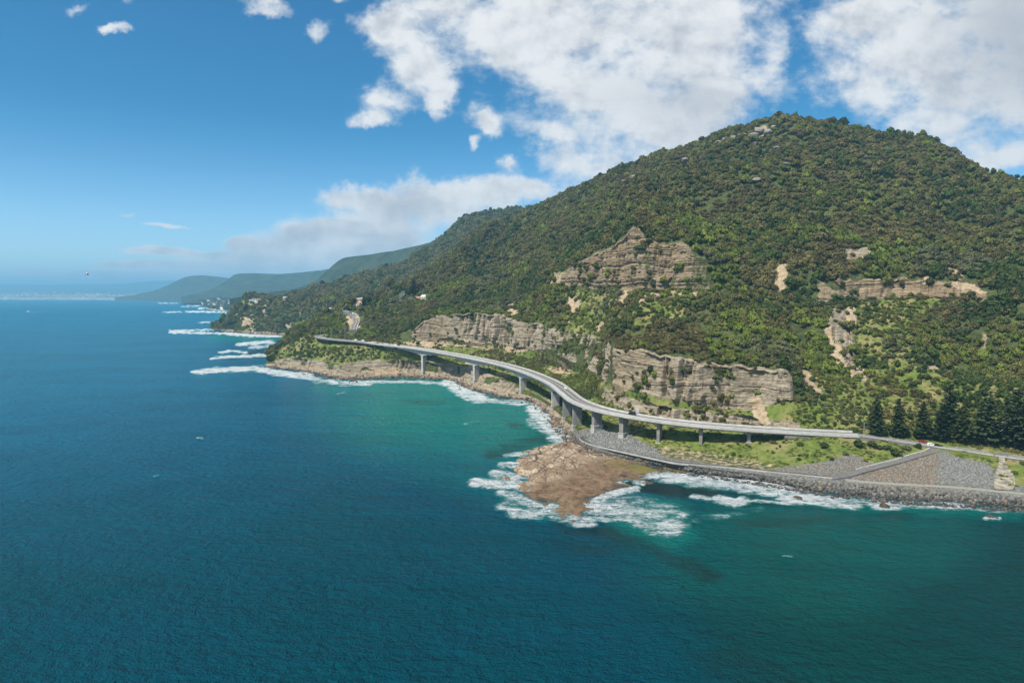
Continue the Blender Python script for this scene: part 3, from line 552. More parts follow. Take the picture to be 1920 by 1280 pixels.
def sea_material():
    m, t, b, o = new_mat('sea_water'); p = t.pos()
    foam_, sh, ke, gr, de = (t.attr(k) for k in ('foam', 'shallow', 'kelp', 'green', 'deep'))
    sp = t.node('ShaderNodeSeparateXYZ'); t.l.new(p, sp.inputs[0])
    near = t.mr(sp.outputs[1], 250, 900, 1.0, 0.0); mid = t.mr(sp.outputs[1], 600, 3000, 1.0, 0.0)
    pa = t.v('MULTIPLY', p, (0.55, 1.0, 1.0))
    big = t.noise(p, 0.006, 5, 0.6); pat = t.noise(pa, 0.03, 5, 0.65)
    c = t.mix(de, (0.0002, 0.074, 0.103), (0.0003, 0.134, 0.242))
    c = t.mix(t.m('MULTIPLY', gr, 0.6), c, (0.003, 0.056, 0.048))
    c = t.mix(t.m('MULTIPLY', t.mr(t.m('ADD', t.m('MULTIPLY', big, .55), t.m('MULTIPLY', t.noise(t.v('MULTIPLY', p, (0.22, 1.0, 1.0)), 0.02, 5, 0.6), .45)), 0.38, 0.62), 0.6), c, t.mix(gr, (0.0010, 0.080, 0.140), (0.002, 0.078, 0.066)))
    c = t.mix(t.m('MULTIPLY', sh, t.mr(pat, 0.2, 0.6, 0.7, 1.0)), c, (0.006, 0.225, 0.190))
    c = t.mix(t.m('MULTIPLY', t.mr(t.m('ADD', ke, t.m('MULTIPLY', t.m('SUBTRACT', pat, 0.5), 1.1)), 0.25, 0.85), 0.85), c, (0.016, 0.028, 0.024))
    f1 = t.noise(pa, 0.16, 9, 0.68, 0.6); f2 = t.noise(p, 0.6, 6, 0.7)
    fn = t.m('ADD', t.m('MULTIPLY', t.m('SUBTRACT', f1, 0.5), 2.3), t.m('MULTIPLY', t.m('SUBTRACT', f2, 0.5), t.m('MULTIPLY', near, 1.0)))
    fv = t.m('ADD', foam_, t.m('MULTIPLY', fn, t.mr(foam_, 0.0, 0.25)))
    lv = t.v('ADD', pa, t.v('MULTIPLY', t.noise(p, .12, 4, .6, col=True), (5.0, 5.0, 0)))
    lace = t.mr(t.voro(lv, 0.30, 'DISTANCE_TO_EDGE', 0), 0.02, 0.16, 1.0, 0.0)
    fv = t.m('ADD', fv, t.m('MULTIPLY', t.m('SUBTRACT', lace, 0.35), t.m('MULTIPLY', t.mr(foam_, 0.05, 0.5), t.m('MULTIPLY', near, 0.12))))
    fc = t.m('MULTIPLY', t.mr(fv, 0.50, 1.14), .98); veil = t.m('MULTIPLY', t.mr(fv, 0.15, 0.8), 0.55)
    # a few scattered whitecaps
    wc = t.mr(t.noise(t.v('MULTIPLY', p, (0.35, 0.8, 1)), 0.22, 6, 0.72), 0.775, 0.80)
    c = t.mix(veil, c, (0.10, 0.34, 0.33)); c = t.mix(fc, c, (0.78, 0.82, 0.83)); c = t.mix(t.m('MULTIPLY', wc, 0.5), c, (0.6, 0.7, 0.72))
    t.put(b.inputs['Base Color'], c); t.put(b.inputs['IOR'], 1.33)
    t.put(b.inputs['Specular IOR Level'], t.mix(fc, (0.045, 0.045, 0.045, 1), (0.05, 0.05, 0.05, 1)))
    t.put(b.inputs['Roughness'], t.m('MAXIMUM', t.mr(sp.outputs[1], 150, 4000, 0.16, 0.34), t.m('MULTIPLY', fc, 0.8)))
    s1 = t.noise(t.v('MULTIPLY', p, (0.5, 1.0, 1)), 0.085, 3, 0.5, 0.3); s2 = t.noise(t.v('MULTIPLY', p, (0.75, 1.0, 1)), 0.32, 4, 0.62, 0.4); s3 = t.noise(p, 1.3, 4, 0.65)
    h = t.m('ADD', t.m('ADD', t.m('MULTIPLY', s1, 3.4), t.m('MULTIPLY', s2, 3.0)), t.m('MULTIPLY', s3, t.m('MULTIPLY', near, 1.0)))
    s0 = t.noise(t.v('MULTIPLY', t.v('ADD', p, t.v('MULTIPLY', p, (0, .0, 0))), (0.45, 1.0, 1)), 0.030, 3, 0.5, 0.6)
    h = t.m('ADD', h, t.m('ADD', t.m('MULTIPLY', s0, 3.0), t.m('MULTIPLY', fc, 0.5)))
    bn = t.node('ShaderNodeBump'); t.put(bn.inputs['Strength'], 1.0); t.put(bn.inputs['Distance'], t.mr(mid, 0, 1, 2.0, 3.2)); t.put(bn.inputs['Height'], h)
    t.l.new(bn.outputs[0], b.inputs['Normal'])
    return m
VW[..., 2] += np.clip(n_a, -1, 1) * .25 + np.clip(foam, 0, 1) ** 1.5 * (.35 + .9 * np.abs(fbm_np(VW * .22, 3))) * (VW[..., 1] < 1400)
meW = grid_mesh('sea', VW, True, dict(foam=foam, shallow=shal, kelp=kelp, green=green, deep=deep), flip=True)
tag(link('sea', meW, sea_material()), kind='structure')

# ------------------------------------------------------------------ the wave-cut rock shelf
SHELF = [(1062,826),(1035,834),(1008,840),(985,848),(968,852),(970,862),(964,874),(968,886),(958,893),(942,897),(955,904),(968,908),(972,918),(985,932),(1000,940),(1030,952),(1048,968),(1075,984),(1108,978),(1112,958),(1118,938),(1146,924),(1198,911),(1245,905),(1310,899),(1340,890),(1250,872),(1170,858),(1110,845),(1085,836)]
gx, gy = np.meshgrid(np.arange(925, 1350, 1.1), np.arange(815, 1000, .8))
VP = at_z(gx, gy, 0.0); nz = fbm_np(VP * .09, 4)
ins = in_poly(gx + nz * 6, gy + fbm_np(VP * .11 + 9, 4) * 3.2, SHELF)
dd = seg_dist(gx + nz * 6, gy + nz * 2, SHELF + SHELF[:1], .5, 1.0)
sd = np.where(ins, dd, -dd)
hz = -1.3 + 2.15 * sstep(sd, -1.6, .9) + .8 * sstep(sd, 2, 30)
hz -= sstep(gx - 1000 + (gy - 860) * .5, 40, 220) * sstep(gy, 855, 900) * .7     # dips towards the lagoon
hz -= 1.2 * (1 - sstep(np.hypot((gx - 974) / 21, (gy - 899) / 8), .7, 1.1))
ja = (VP[..., 0] * .62 + VP[..., 1] * .78); jb = VP[..., 0] * .9 - VP[..., 1] * .43
joint = np.clip(1 - np.abs(fbm_np(np.stack([ja / 9, jb / 60, ja * 0], -1), 2)) * 9, 0, 1)
terr = np.floor((hz + nz * .35 + fbm_np(VP * .03, 2) * .5) / .42) * .42
hz = hz * .35 + terr * .65 + nz * .15 - joint * .28 * (hz > -.4)
wj = nz * 1.6
ia, ib = np.floor((ja + wj * 3) / 6.5), np.floor((jb + wj * 4) / 13. + hsh(np.floor((ja + wj * 3) / 6.5) + 5) * .9)
hz = hz + (hsh(ia * 3.1 + ib * 7.7 + 2) - .5) * .55 * (sd > -1)
VP[..., 2] = hz
meP = grid_mesh('rock_shelf', VP, False, dict(algae=sstep(gx, 1110, 1180) * (1 - sstep(gx, 1235, 1330)) * (1 - sstep(np.abs(gy - 872 - (gx - 1150) * .12), 3, 14)), brown=np.clip(sstep(gx + (gy - 850) * 1.6, 1060, 1190) * sstep(gy, 838, 880) + sstep(gy, 895, 935) * .7, 0, 1)))
mP, t, b, o = new_mat('shelf_rock'); p = t.pos(); sp = t.node('ShaderNodeSeparateXYZ'); t.l.new(p, sp.inputs[0])
rp = t.v('ADD', t.v('MULTIPLY', p, (.55, .2, 1)), (0, 0, 0)); n1 = t.noise(t.v('MULTIPLY', p, (1.0, .45, 1)),   .10, 8, .74, .2); n2 = t.noise(p, .22, 8, .76, .2); n3 = t.noise(p, 1.0, 5, .7)
c = t.mix(t.mr(n1, .40, .60), (0.23, 0.165, 0.105), (0.44, 0.36, 0.255)); rj = t.node('ShaderNodeMapping'); rj.inputs['Rotation'].default_value = (0, 0, math.radians(-38)); rj.inputs['Scale'].default_value = (1, .38, 1); t.l.new(t.v('ADD', p, t.v('MULTIPLY', t.noise(p, .09, 4, .6, col=True), (5, 5, 0))), rj.inputs[0])
slab_ = t.node('ShaderNodeSeparateColor'); t.l.new(t.voro(rj.outputs[0], .30, 'F1', 1), slab_.inputs[0]); crk_ = t.voro(rj.outputs[0], .30, 'DISTANCE_TO_EDGE', 0); crk2_ = t.voro(rj.outputs[0], .085, 'DISTANCE_TO_EDGE', 0)
c = t.mix(t.m('MULTIPLY', t.mr(slab_.outputs[0], .1, .9), .45), c, (0.15, 0.088, 0.05))
c = t.mix(t.m('MULTIPLY', t.mr(n2, .50, .62), .8), c, (0.115, 0.070, 0.04))
c = t.mix(t.mr(crk_, .05, .0), c, (0.05, 0.034, 0.02)); c = t.mix(t.mr(crk2_, .035, .0), c, (0.04, 0.028, 0.018))
c = t.mix(t.m('MULTIPLY', t.mr(n3, .6, .72), .6), c, (0.09, 0.07, 0.05))
c = t.mix(t.m('MULTIPLY', t.attr('brown'), .88), c, t.mix(t.mr(n2, .35, .65), (0.050, 0.030, 0.014), (0.20, 0.125, 0.066)))
c = t.mix(t.m('MULTIPLY', t.attr('algae'), t.mr(n1, .38, .58)), c, (0.125, 0.115, 0.018))
c = t.mix(t.mr(t.m('ADD', sp.outputs[2], t.m('MULTIPLY', t.m('SUBTRACT', n1, .5), 1.2)), .1, .55, .8, 0), c, (0.05, 0.036, 0.024))
t.put(b.inputs['Base Color'], c); t.put(b.inputs['Roughness'], t.mr(sp.outputs[2], .1, .8, .35, .9)); t.put(b.inputs['Specular IOR Level'], .3)
bn = t.node('ShaderNodeBump'); t.put(bn.inputs['Strength'], .8); t.put(bn.inputs['Distance'], .5); t.put(bn.inputs['Height'], t.m('ADD', n2, n3)); t.l.new(bn.outputs[0], b.inputs['Normal'])
tag(link('rock_shelf_ground', meP, mP), kind='structure')

# ------------------------------------------------------------------ finding the ground under a sight line
def bvh_of(V):
    r, c = V.shape[:2]; idx = np.arange(r * c).reshape(r, c)
    q = np.stack([idx[:-1, :-1], idx[:-1, 1:], idx[1:, 1:], idx[1:, :-1]], -1).reshape(-1, 4)
    return BVHTree.FromPolygons(V.reshape(-1, 3).tolist(), q.tolist())
BV_A, BV_B = bvh_of(D), bvh_of(DB); BV_C = bvh_of(VC)
def sight(x, y, trees=None):
    a, b, c = ray(x, y); d = Vector((float(a), float(b), float(c))).normalized(); best = None
    for bv in (trees or (BV_A, BV_B, BV_C)):
        h = bv.ray_cast(Vector((0, 0, H)), d)
        if h[0] is not None and (best is None or h[3] < best[1]): best = (h[0], h[3])
    return best[0] if best else Vector(at_z(x, max(y, 552), 0.0).tolist())
def drop(x, y, trees=None):
    best = None
    for bv in (trees or (BV_A, BV_B)):
        h = bv.ray_cast(Vector((x, y, 900)), Vector((0, 0, -1)))
        if h[0] is not None and (best is None or h[0].z > best): best = h[0].z
    return best if best is not None else 0.0

# ------------------------------------------------------------------ common materials
M_CONC = simple('weathered_concrete', (0.36, 0.355, 0.335), 0.85, 0.2, 0.16, 0.25, bump=0.15)
M_CONCL = simple('pale_concrete', (0.40, 0.395, 0.375), 0.8, 0.2, 0.14, 0.3)
M_CONCD = simple('dark_concrete', (0.215, 0.21, 0.195), 0.9, 0.15, 0.2, 0.3, bump=0.2)  # darker concrete; on the abutments its tone stands in for shade
M_ASPH = simple('asphalt', (0.135, 0.128, 0.118), 0.9, 0.2, 0.14, 0.4)
M_PATH = simple('path_asphalt', (0.068, 0.065, 0.060), 0.9, 0.2, 0.14, 0.4)
M_WHITE = simple('white_paint', (0.78, 0.78, 0.75), 0.6, 0.3, 0.06)
M_RAIL = simple('galvanised_steel', (0.46, 0.48, 0.49), 0.45, 0.5, 0.08, metal=0.5)
M_GLASS = simple('dark_glass', (0.02, 0.025, 0.03), 0.08, 0.6, 0.05)
M_RUBBER = simple('black_rubber', (0.02, 0.02, 0.02), 0.8, 0.2)
M_LAMP = simple('lamp_lens', (0.7, 0.68, 0.6), 0.2, 0.5)
def paint(name, c): 
    m = simple(name, c, 0.28, 0.5, 0.04); return m
M_CW, M_CK, M_CR, M_CG = paint('white_car_paint', (.8, .8, .8)), paint('black_car_paint', (.012, .012, .014)), paint('red_car_paint', (.24, .02, .018)), paint('grey_car_paint', (.16, .17, .18))

# ------------------------------------------------------------------ paths swept through the place
def spline(P, step=2.0):
    P = np.array(P, float); Q = np.concatenate([[2 * P[0] - P[1]], P, [2 * P[-1] - P[-2]]]); out = []
    for i in range(1, len(Q) - 2):
        a, b_, c_, d_ = Q[i - 1], Q[i], Q[i + 1], Q[i + 2]; n = max(2, int(np.linalg.norm(c_ - b_) / step))
        for k in range(n):
            s = k / n; out.append(.5 * (2 * b_ + (c_ - a) * s + (2 * a - 5 * b_ + 4 * c_ - d_) * s * s + (3 * b_ - a - 3 * c_ + d_) * s ** 3))
    out.append(P[-1]); return np.array(out)
def sideways(P):
    d = np.gradient(P, axis=0); d[:, 2] = 0; d /= np.linalg.norm(d, axis=1)[:, None] + 1e-9
    return np.stack([d[:, 1], -d[:, 0], d[:, 0] * 0], -1)
def sweep(name, P, prof, mat, parent=None, closed=True, zs=None):
    """Extrude a profile of (offset to the right of the path, height) along P; prof may be one profile per station."""
    Sd = sideways(P); n = len(P); per = hasattr(prof[0][0], '__len__'); k = len(prof[0]) if per else len(prof)
    V = []
    for i in range(n):
        for (o_, h_) in (prof[i] if per else prof): V.append(P[i] + Sd[i] * o_ + np.array([0, 0, h_]))
    fs = []
    for i in range(n - 1):
        for j in range(k if closed else k - 1): fs.append((i * k + j, (i + 1) * k + j, (i + 1) * k + (j + 1) % k, i * k + (j + 1) % k))
    if closed: fs += [tuple(range(k)), tuple((n - 1) * k + j for j in range(k - 1, -1, -1))]
    mb = MB(); mb.v = [tuple(q) for q in V]; mb.f = fs
    return mb.build(name, mat, parent)
rect = lambda a, b_, lo, hi: [(a, lo), (b_, lo), (b_, hi), (a, hi)]

# ------------------------------------------------------------------ the viaduct
DECK = [(690,641,866),(715,644.5,850),(755,650,833),(795,655,817),(845,663.5,778),(893,672.5,739),(940,683,697),(981,694,653),(1015,708,610),(1042,721,570),(1064,738,521),(1083,751,485),(1120,764,455),(1170,777,438),(1237,788,425),(1315,797,415),(1404,804,407),(1500,809.5,400),(1550,811.5,397.5),(1604,815,395)]
dp = np.array([at_depth(*q) for q in DECK]); dp[:, 2] = gsm(dp[:, 2], 1.0)
PD = spline(dp, 2.0)
PIERS = [(795,702,'p',1),(893,718,'p',1),(981,742,'p',1),(1042,769,'p',1),(1064,796,'q',0),(1083,811,'q',0),(1120,812,'q',0),(1170,826,'q',0),(1237,838,'r',0),(1315,848,'r',0),(1404,838,'r',0)]
ppx, ppy = project(PD); Sd = sideways(PD)
pst = [int(np.argmin(np.abs(ppx - q[0]))) for q in PIERS]
slen = np.concatenate([[0], np.cumsum(np.linalg.norm(np.diff(PD, axis=0), axis=1))])
def girder_depth(i):
    d = 2.7
    for k in range(4): d = max(d, 2.7 + 4.6 * max(0, 1 - abs(slen[i] - slen[pst[k]]) / 46.0) ** 1.7)
    if slen[i] > slen[pst[3]]: d = max(1.9, 2.3 + 4.0 * max(0, 1 - (slen[i] - slen[pst[3]]) / 24.0) ** 1.7 - .4 * sstep(slen[i] - slen[pst[3]], 20, 60))
    return d
VI = tag(empty('viaduct', PD[0].tolist()), 'long curving concrete viaduct on tall piers between the sea and the cliffs', 'bridge')
loc0 = PD[0].copy()
PL = PD - loc0
def bpart(name, prof, mat, parent=VI): return sweep(name, PL, prof, mat, parent)
def gp(i):
    d = girder_depth(i); return [(-2.9, -.45), (-2.6, -d), (3.2, -d), (3.5, -.45)]
iS = int(np.argmin(np.abs(ppx - 722)))
girder = sweep('girder', PL[iS:], [gp(i) for i in range(iS, len(PL))], M_CONC, VI)
slab = bpart('deck_slab', [(-5.9, -.22), (-2.6, -.5), (3.2, -.5), (6.7, -.22), (6.7, .0), (-5.9, .0)], M_CONC)
bpart('roadway', rect(-5.2, 3.3, .004, .09), M_ASPH)
bpart('walkway', rect(3.85, 6.25, .004, .16), M_CONCL)
bpart('barrier', [(-5.88, .004), (-5.22, .004), (-5.45, 1.15), (-5.88, 1.15)], M_CONCL)
bpart('barrier', [(3.32, .004), (3.83, .004), (3.7, 1.05), (3.45, 1.05)], M_CONCL)
sweep('fascia', PL[iS - 6:], [(6.27, -.55), (6.72, -.55), (6.72, .62), (6.27, .62)], M_CONCL, VI)
def marks(o_, w_, dash, gap):
    mb = MB(); i = 0
    while i < len(PL) - 1:
        n = dash if gap else 1
        for j in range(i, min(i + n, len(PL) - 1)):
            a, b_ = PL[j], PL[j + 1]; sa, sb = Sd[j], Sd[j + 1]; z = np.array([0, 0, .096])
            mb.add([a + sa * (o_ - w_) + z, b_ + sb * (o_ - w_) + z, b_ + sb * (o_ + w_) + z, a + sa * (o_ + w_) + z], [(0, 1, 2, 3)])
        i += n + gap
    return mb.build('lane_marking', M_WHITE, VI)
marks(-.95, .12, 1, 0); marks(2.75, .07, 1, 0); marks(-4.65, .07, 1, 0)
rl = MB()
for off in (6.5,):
    for zt in (.85, 1.1, 1.35): rl.tube([PL[i] + Sd[i] * off + np.array([0, 0, zt]) for i in range(0, len(PL), 2)], .05, 4)
    for i in range(0, len(PL), 1): rl.box(PL[i] + Sd[i] * off + np.array([0, 0, .98]), (.08, .08, .75))
rl.build('railing', M_RAIL, VI)
for (x, yb, kind, big), i in zip(PIERS, pst):
    c = PL[i] + Sd[i] * .3; Y = PD[i][1]
    zb = float(at_depth(x, yb, Y - 2)[2]) - loc0[2]; zt = PL[i][2] - girder_depth(i) + .02
    zf = zb + (5.0 if kind == 'q' else 3.2 if kind == 'p' else 3.0)
    wt, wl = {'p': (6.2, 3.4), 'q': (6.4, 3.0), 'r': (6.2, 1.9)}[kind]; rz = math.atan2(Sd[i][1], Sd[i][0])
    mb = MB(); mb.box((0, 0, (zt + zb) / 2), (wt, wl, zt - zb + .2), 0)
    mb.box((0, 0, zt - .8), (wt + .3, wl + .3, 1.6), 0)
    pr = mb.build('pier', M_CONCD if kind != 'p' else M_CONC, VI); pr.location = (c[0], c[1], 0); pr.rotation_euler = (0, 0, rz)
    mb = MB(); mb.box((0, 0, (zb - 3 + zf) / 2), (wt + .9, wl + .9, zf - zb + 3), 0)
    ft = mb.build('footing', M_CONC, pr)
    mb = MB(); mb.box((0, 0, zf + .01), (wt + 1.4, wl + 1.4, .35), 0); mb.build('footing_cap', M_CONCL, pr)
i0 = int(np.argmin(np.abs(ppx - 1468)))
ix_ = int(np.argmin(np.abs(ppx - 726)))
sweep('abutment', PL[i0:], rect(-5.7, 6.1, -7, -.56), M_CONCD, VI)  # shade below the deck end put into the colour by darker concrete
i1 = int(np.argmin(np.abs(ppx - 722)))
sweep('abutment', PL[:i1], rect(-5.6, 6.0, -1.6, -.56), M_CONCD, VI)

# ------------------------------------------------------------------ roads and paths
def on_ground(pts, lift=.5, w=0):
    P = np.array([list(sight(x, y)) for x, y in pts]); P[:, 2] += lift; P = spline(P, 3.0); P[:, 2] = gsm(P[:, 2], 3.0); return P
def road(name, P, w, mat, edge=True, skirt=2.5):
    r = sweep(name, P, [(-w / 2 - .8, -skirt), (w / 2 + .8, -skirt), (w / 2, 0), (-w / 2, 0)], mat); tag(r, kind='structure')
    if edge:
        for o_, q in ((0, .11), (w / 2 - .5, .07), (-w / 2 + .5, .07)):
            tag(sweep('road_line', P, [(o_ - q, .006), (o_ + q, .006), (o_ + q, .03), (o_ - q, .03)], M_WHITE), kind='structure')
    return r
PE = spline([PD[-1] + np.array([0, 0, .09])] + [at_depth(*q) for q in [(1640,818.5,393),(1720,830,386),(1800,841,377),(1920,858,360),(2200,889,325),(2620,940,294)]], 3.0)
road('road', PE, 9.0, M_ASPH, skirt=3.0)
PFar = spline([at_depth(*q) for q in [(606,627.5,946),(598,629.5,932),(602,632,918),(616,634,905),(640,636.5,890),(670,639,876)]] + [PD[0] + np.array([0, 0, .09])], 3.0)
road('road', PFar, 8.6, M_ASPH, skirt=1.6)
upx = [(662,621),(665,612),(668,604),(667,597),(661,591),(655,588)]
PU = on_ground(upx, 1.2)
road('road', PU, 9.0, M_ASPH, skirt=9)
PU2 = on_ground([(655,588),(650,586),(645,582),(641,579)], 1.2)
road('road', PU2, 8.0, M_ASPH, skirt=9)
mb = sweep('guard_wall', PU, [(4.6, -1.5), (5.2, -1.5), (5.2, 1.3), (4.6, 1.3)], M_CONCL); tag(mb, 'pale roadside wall along the outer edge of the steep upper road', 'wall')
mb = sweep('guard_wall', PFar, [(4.2, -.5), (4.4, -.5), (4.4, .6), (4.2, .6)], M_CONC); tag(mb, 'pale low wall along the seaward edge of the far bridge approach road', 'wall')
PGd = PE[(project(PE)[0] > 1545)]
mb = sweep('guard_rail', PGd, [(4.7, -.3), (4.85, -.3), (4.85, .55), (4.7, .55)], M_CONC); tag(mb, 'pale guard rail between the pine road and the grass bank', 'guard rail')
# foreshore path and ramp
pth = on_ground([(1096,817),(1091,823),(1103,831),(1137,839.5),(1170,846),(1206,854.5),(1244,863),(1275,868),(1337,873),(1400,879),(1450,884),(1510,890),(1570,896)], .35)
tag(sweep('foreshore_path', pth, [(-1.5, -.8), (1.7, -.8), (1.7, 0), (-1.5, 0)], M_PATH), kind='structure')
tag(sweep('path_kerb', pth, [(1.72, -.8), (1.9, -.8), (1.9, .2), (1.72, .2)], M_CONC), kind='structure')
rmp = on_ground([(1560,897),(1585,893),(1615,885),(1650,875),(1690,864),(1720,855),(1745,847),(1760,840),(1772,836)], .45)
tag(sweep('ramp_path', rmp, [(-2.6, -1.2), (2.4, -1.2), (2.4, 0), (-2.6, 0)], simple('ramp_asphalt', (0.13, 0.125, 0.117), 0.9, 0.2, 0.14, 0.4)), kind='structure')
tag(sweep('path_kerb', rmp[6:], [(-3.3, -1.2), (-2.62, -1.2), (-2.62, .35), (-3.3, .35)], M_CONCL), kind='structure')
lp = on_ground([(1585,900),(1640,905),(1700,909),(1760,912),(1830,917),(1925,927)], .25)
tag(sweep('gravel_path', lp, [(-1.9, -.6), (1.9, -.6), (1.9, 0), (-1.9, 0)], simple('pale_gravel', (.24, .235, .20), .95, .1, .2, 1.2)), kind='structure')
# concrete stormwater chute
ch = np.array([list(sight(x, y, (BV_A,))) for x, y in [(1879,857),(1878,866),(1880,876),(1882,888),(1883,900),(1883,912),(1883,919)]]); ch[:, 2] += .6
wch = [2.0, 1.4, 2.2, 3.8, 4.5, 4.6, 4.2]; Vc = []
for i, q in enumerate(ch):
    for k, (s, h_) in enumerate(((-1.15, .35), (-1, .0), (-.4, -.15), (.4, -.15), (1, .0), (1.15, .35))): Vc.append(q + np.array([s * wch[i] + math.sin(i * 2.1 + k) * .2, 0, h_]))
fs = [(i * 6 + k, i * 6 + k + 1, (i + 1) * 6 + k + 1, (i + 1) * 6 + k) for i in range(6) for k in range(5)]
mb = MB(); mb.add(Vc, fs)
chute = tag(mb.build('stormwater_chute', simple('chute_concrete', (.24, .218, .172), .9, .15, .4, .35, bump=.4)), 'pale concrete stormwater chute widening down the bank to the shore', 'chute')
mb = MB(); q = ch[0]; mb.box((q[0], q[1] + 1.2, q[2] + .6), (7.5, .8, 2.2)); mb.build('headwall', M_CONCD, chute)

# ------------------------------------------------------------------ foliage
def leaf_mat(name, c0, c1, trans=0.25):
    m, t, b, o = new_mat(name); p = t.pos()
    info = t.node('ShaderNodeObjectInfo').outputs['Random']
    n = t.noise(p, .012, 3, .6); n2 = t.noise(p, .8, 4, .7)
    f = t.m('ADD', t.m('MULTIPLY', info, .5), t.m('ADD', t.m('MULTIPLY', t.m('SUBTRACT', n, .5), 1.3), t.m('MULTIPLY', t.m('SUBTRACT', n2, .5), .9)))
    c = t.mix(t.m('ADD', f, .25, clamp=True), c0, c1)
    br = t.mr(info, 0, 1, .72, 1.25, False)
    c = t.v('MULTIPLY', c, t.node('ShaderNodeCombineXYZ').outputs[0]) if False else c
    hs = t.node('ShaderNodeHueSaturation'); t.put(hs.inputs['Value'], br); t.put(hs.inputs['Color'], c)
    t.put(b.inputs['Base Color'], hs.outputs[0]); t.put(b.inputs['Roughness'], .7); t.put(b.inputs['Specular IOR Level'], .15)
    tr = t.node('ShaderNodeBsdfTranslucent'); t.put(tr.inputs[0], hs.outputs[0]); ms = t.node('ShaderNodeMixShader'); t.put(ms.inputs[0], trans)
    t.l.new(b.outputs[0], ms.inputs[1]); t.l.new(tr.outputs[0], ms.inputs[2]); t.l.new(ms.outputs[0], o.inputs[0])
    return m
M_LDARK = leaf_mat('dark_leaves', (0.044, 0.070, 0.018), (0.086, 0.122, 0.028))
M_LOLIVE = leaf_mat('olive_leaves', (0.086, 0.089, 0.026), (0.160, 0.156, 0.044))
M_LBRIGHT = leaf_mat('bright_leaves', (0.082, 0.118, 0.018), (0.172, 0.205, 0.036))
M_LBROWN = leaf_mat('brownish_leaves', (0.100, 0.090, 0.034), (0.168, 0.148, 0.054))
M_LGREY = leaf_mat('grey_green_leaves', (0.088, 0.092, 0.042), (0.150, 0.152, 0.070))
M_LPINE = leaf_mat('pine_needles', (0.016, 0.030, 0.012), (0.042, 0.060, 0.020), .1)
M_LPINE2 = leaf_mat('light_pine_needles', (0.040, 0.062, 0.016), (0.085, 0.112, 0.030), .15)
M_GRASSL = leaf_mat('grass_blades', (0.085, 0.125, 0.022), (0.20, 0.215, 0.065), .3)
M_BARK = simple('bark', (.12, .10, .075), .9, .1, .25, 2.0)

def quads(cen, nor, size, r):
    """Leaf clumps: a quad at each centre, roughly facing nor."""
    n = len(cen); a = r.normal(size=(n, 3)); a -= (a * nor).sum(1)[:, None] * nor; a /= np.linalg.norm(a, axis=1)[:, None] + 1e-9
    b_ = np.cross(nor, a); s = (size * r.uniform(.6, 1.35, n))[:, None]; k = r.uniform(.55, 1.0, n)[:, None]
    return np.stack([cen - a * s - b_ * s * k * .7, cen + a * s * .8 - b_ * s * k, cen + a * s + b_ * s * k * .8, cen - a * s * .7 + b_ * s * k], 1)
def crown_geo(seed, lobes, nper, size, flat=1.0, spread=.62):
    r = np.random.default_rng(seed); V = []
    for k in range(lobes):
        an = k * 2.4 + r.uniform(-.4, .4); rad = spread * math.sqrt((k + .3) / lobes); h = (.62 + .45 * (1 - rad / spread) + r.uniform(-.16, .12)) * flat
        c = np.array([math.cos(an) * rad, math.sin(an) * rad, h]); lr = r.uniform(.30, .46)
        d = r.normal(size=(nper, 3)); d[:, 2] = np.abs(d[:, 2]) * 1.1 - .35; d /= np.linalg.norm(d, axis=1)[:, None]
        cen = c + d * (lr * r.uniform(.72, 1.1, nper))[:, None] * np.array([1, 1, .85])
        nn = d + r.normal(size=(nper, 3)) * .45; nn /= np.linalg.norm(nn, axis=1)[:, None]
        V.append(quads(cen, nn, size, r))
    return np.concatenate(V).reshape(-1, 3)
def quad_mesh(name, V, mat, extra=None):
    F_ = np.arange(len(V)).reshape(-1, 4)
    me = raw_mesh(name, V, F_, False); me.materials.append(mat); return me
def core(V, r0=.52, z0=.55):
    """A dark heart so that a crown is not see-through: a few big tilted leaves inside."""
    r = np.random.default_rng(3); n = 26; d = r.normal(size=(n, 3)); d /= np.linalg.norm(d, axis=1)[:, None]
    q = quads(np.array([0, 0, z0]) + d * r0 * .55, d, .3, r).reshape(-1, 3); return np.concatenate([V, q])
specs = [('dark', M_LDARK, 9, 34, .125, .95, .60), ('olive', M_LOLIVE, 11, 30, .115, .85, .66), ('bright', M_LBRIGHT, 8, 36, .13, .9, .58), ('brown', M_LBROWN, 10, 28, .11, .8, .64), ('dark2', M_LDARK, 7, 40, .14, 1.15, .52), ('olive2', M_LOLIVE, 8, 34, .12, 1.1, .56), ('grey', M_LGREY, 8, 30, .115, .9, .6)]
CROWNS = [quad_mesh('crown_' + s[0], core(crown_geo(11 + i, s[2], s[3], s[4], s[5], s[6])), s[1]) for i, s in enumerate(specs)]
KIND = ['dark green', 'olive', 'bright green', 'brownish', 'dark green', 'olive', 'grey green']

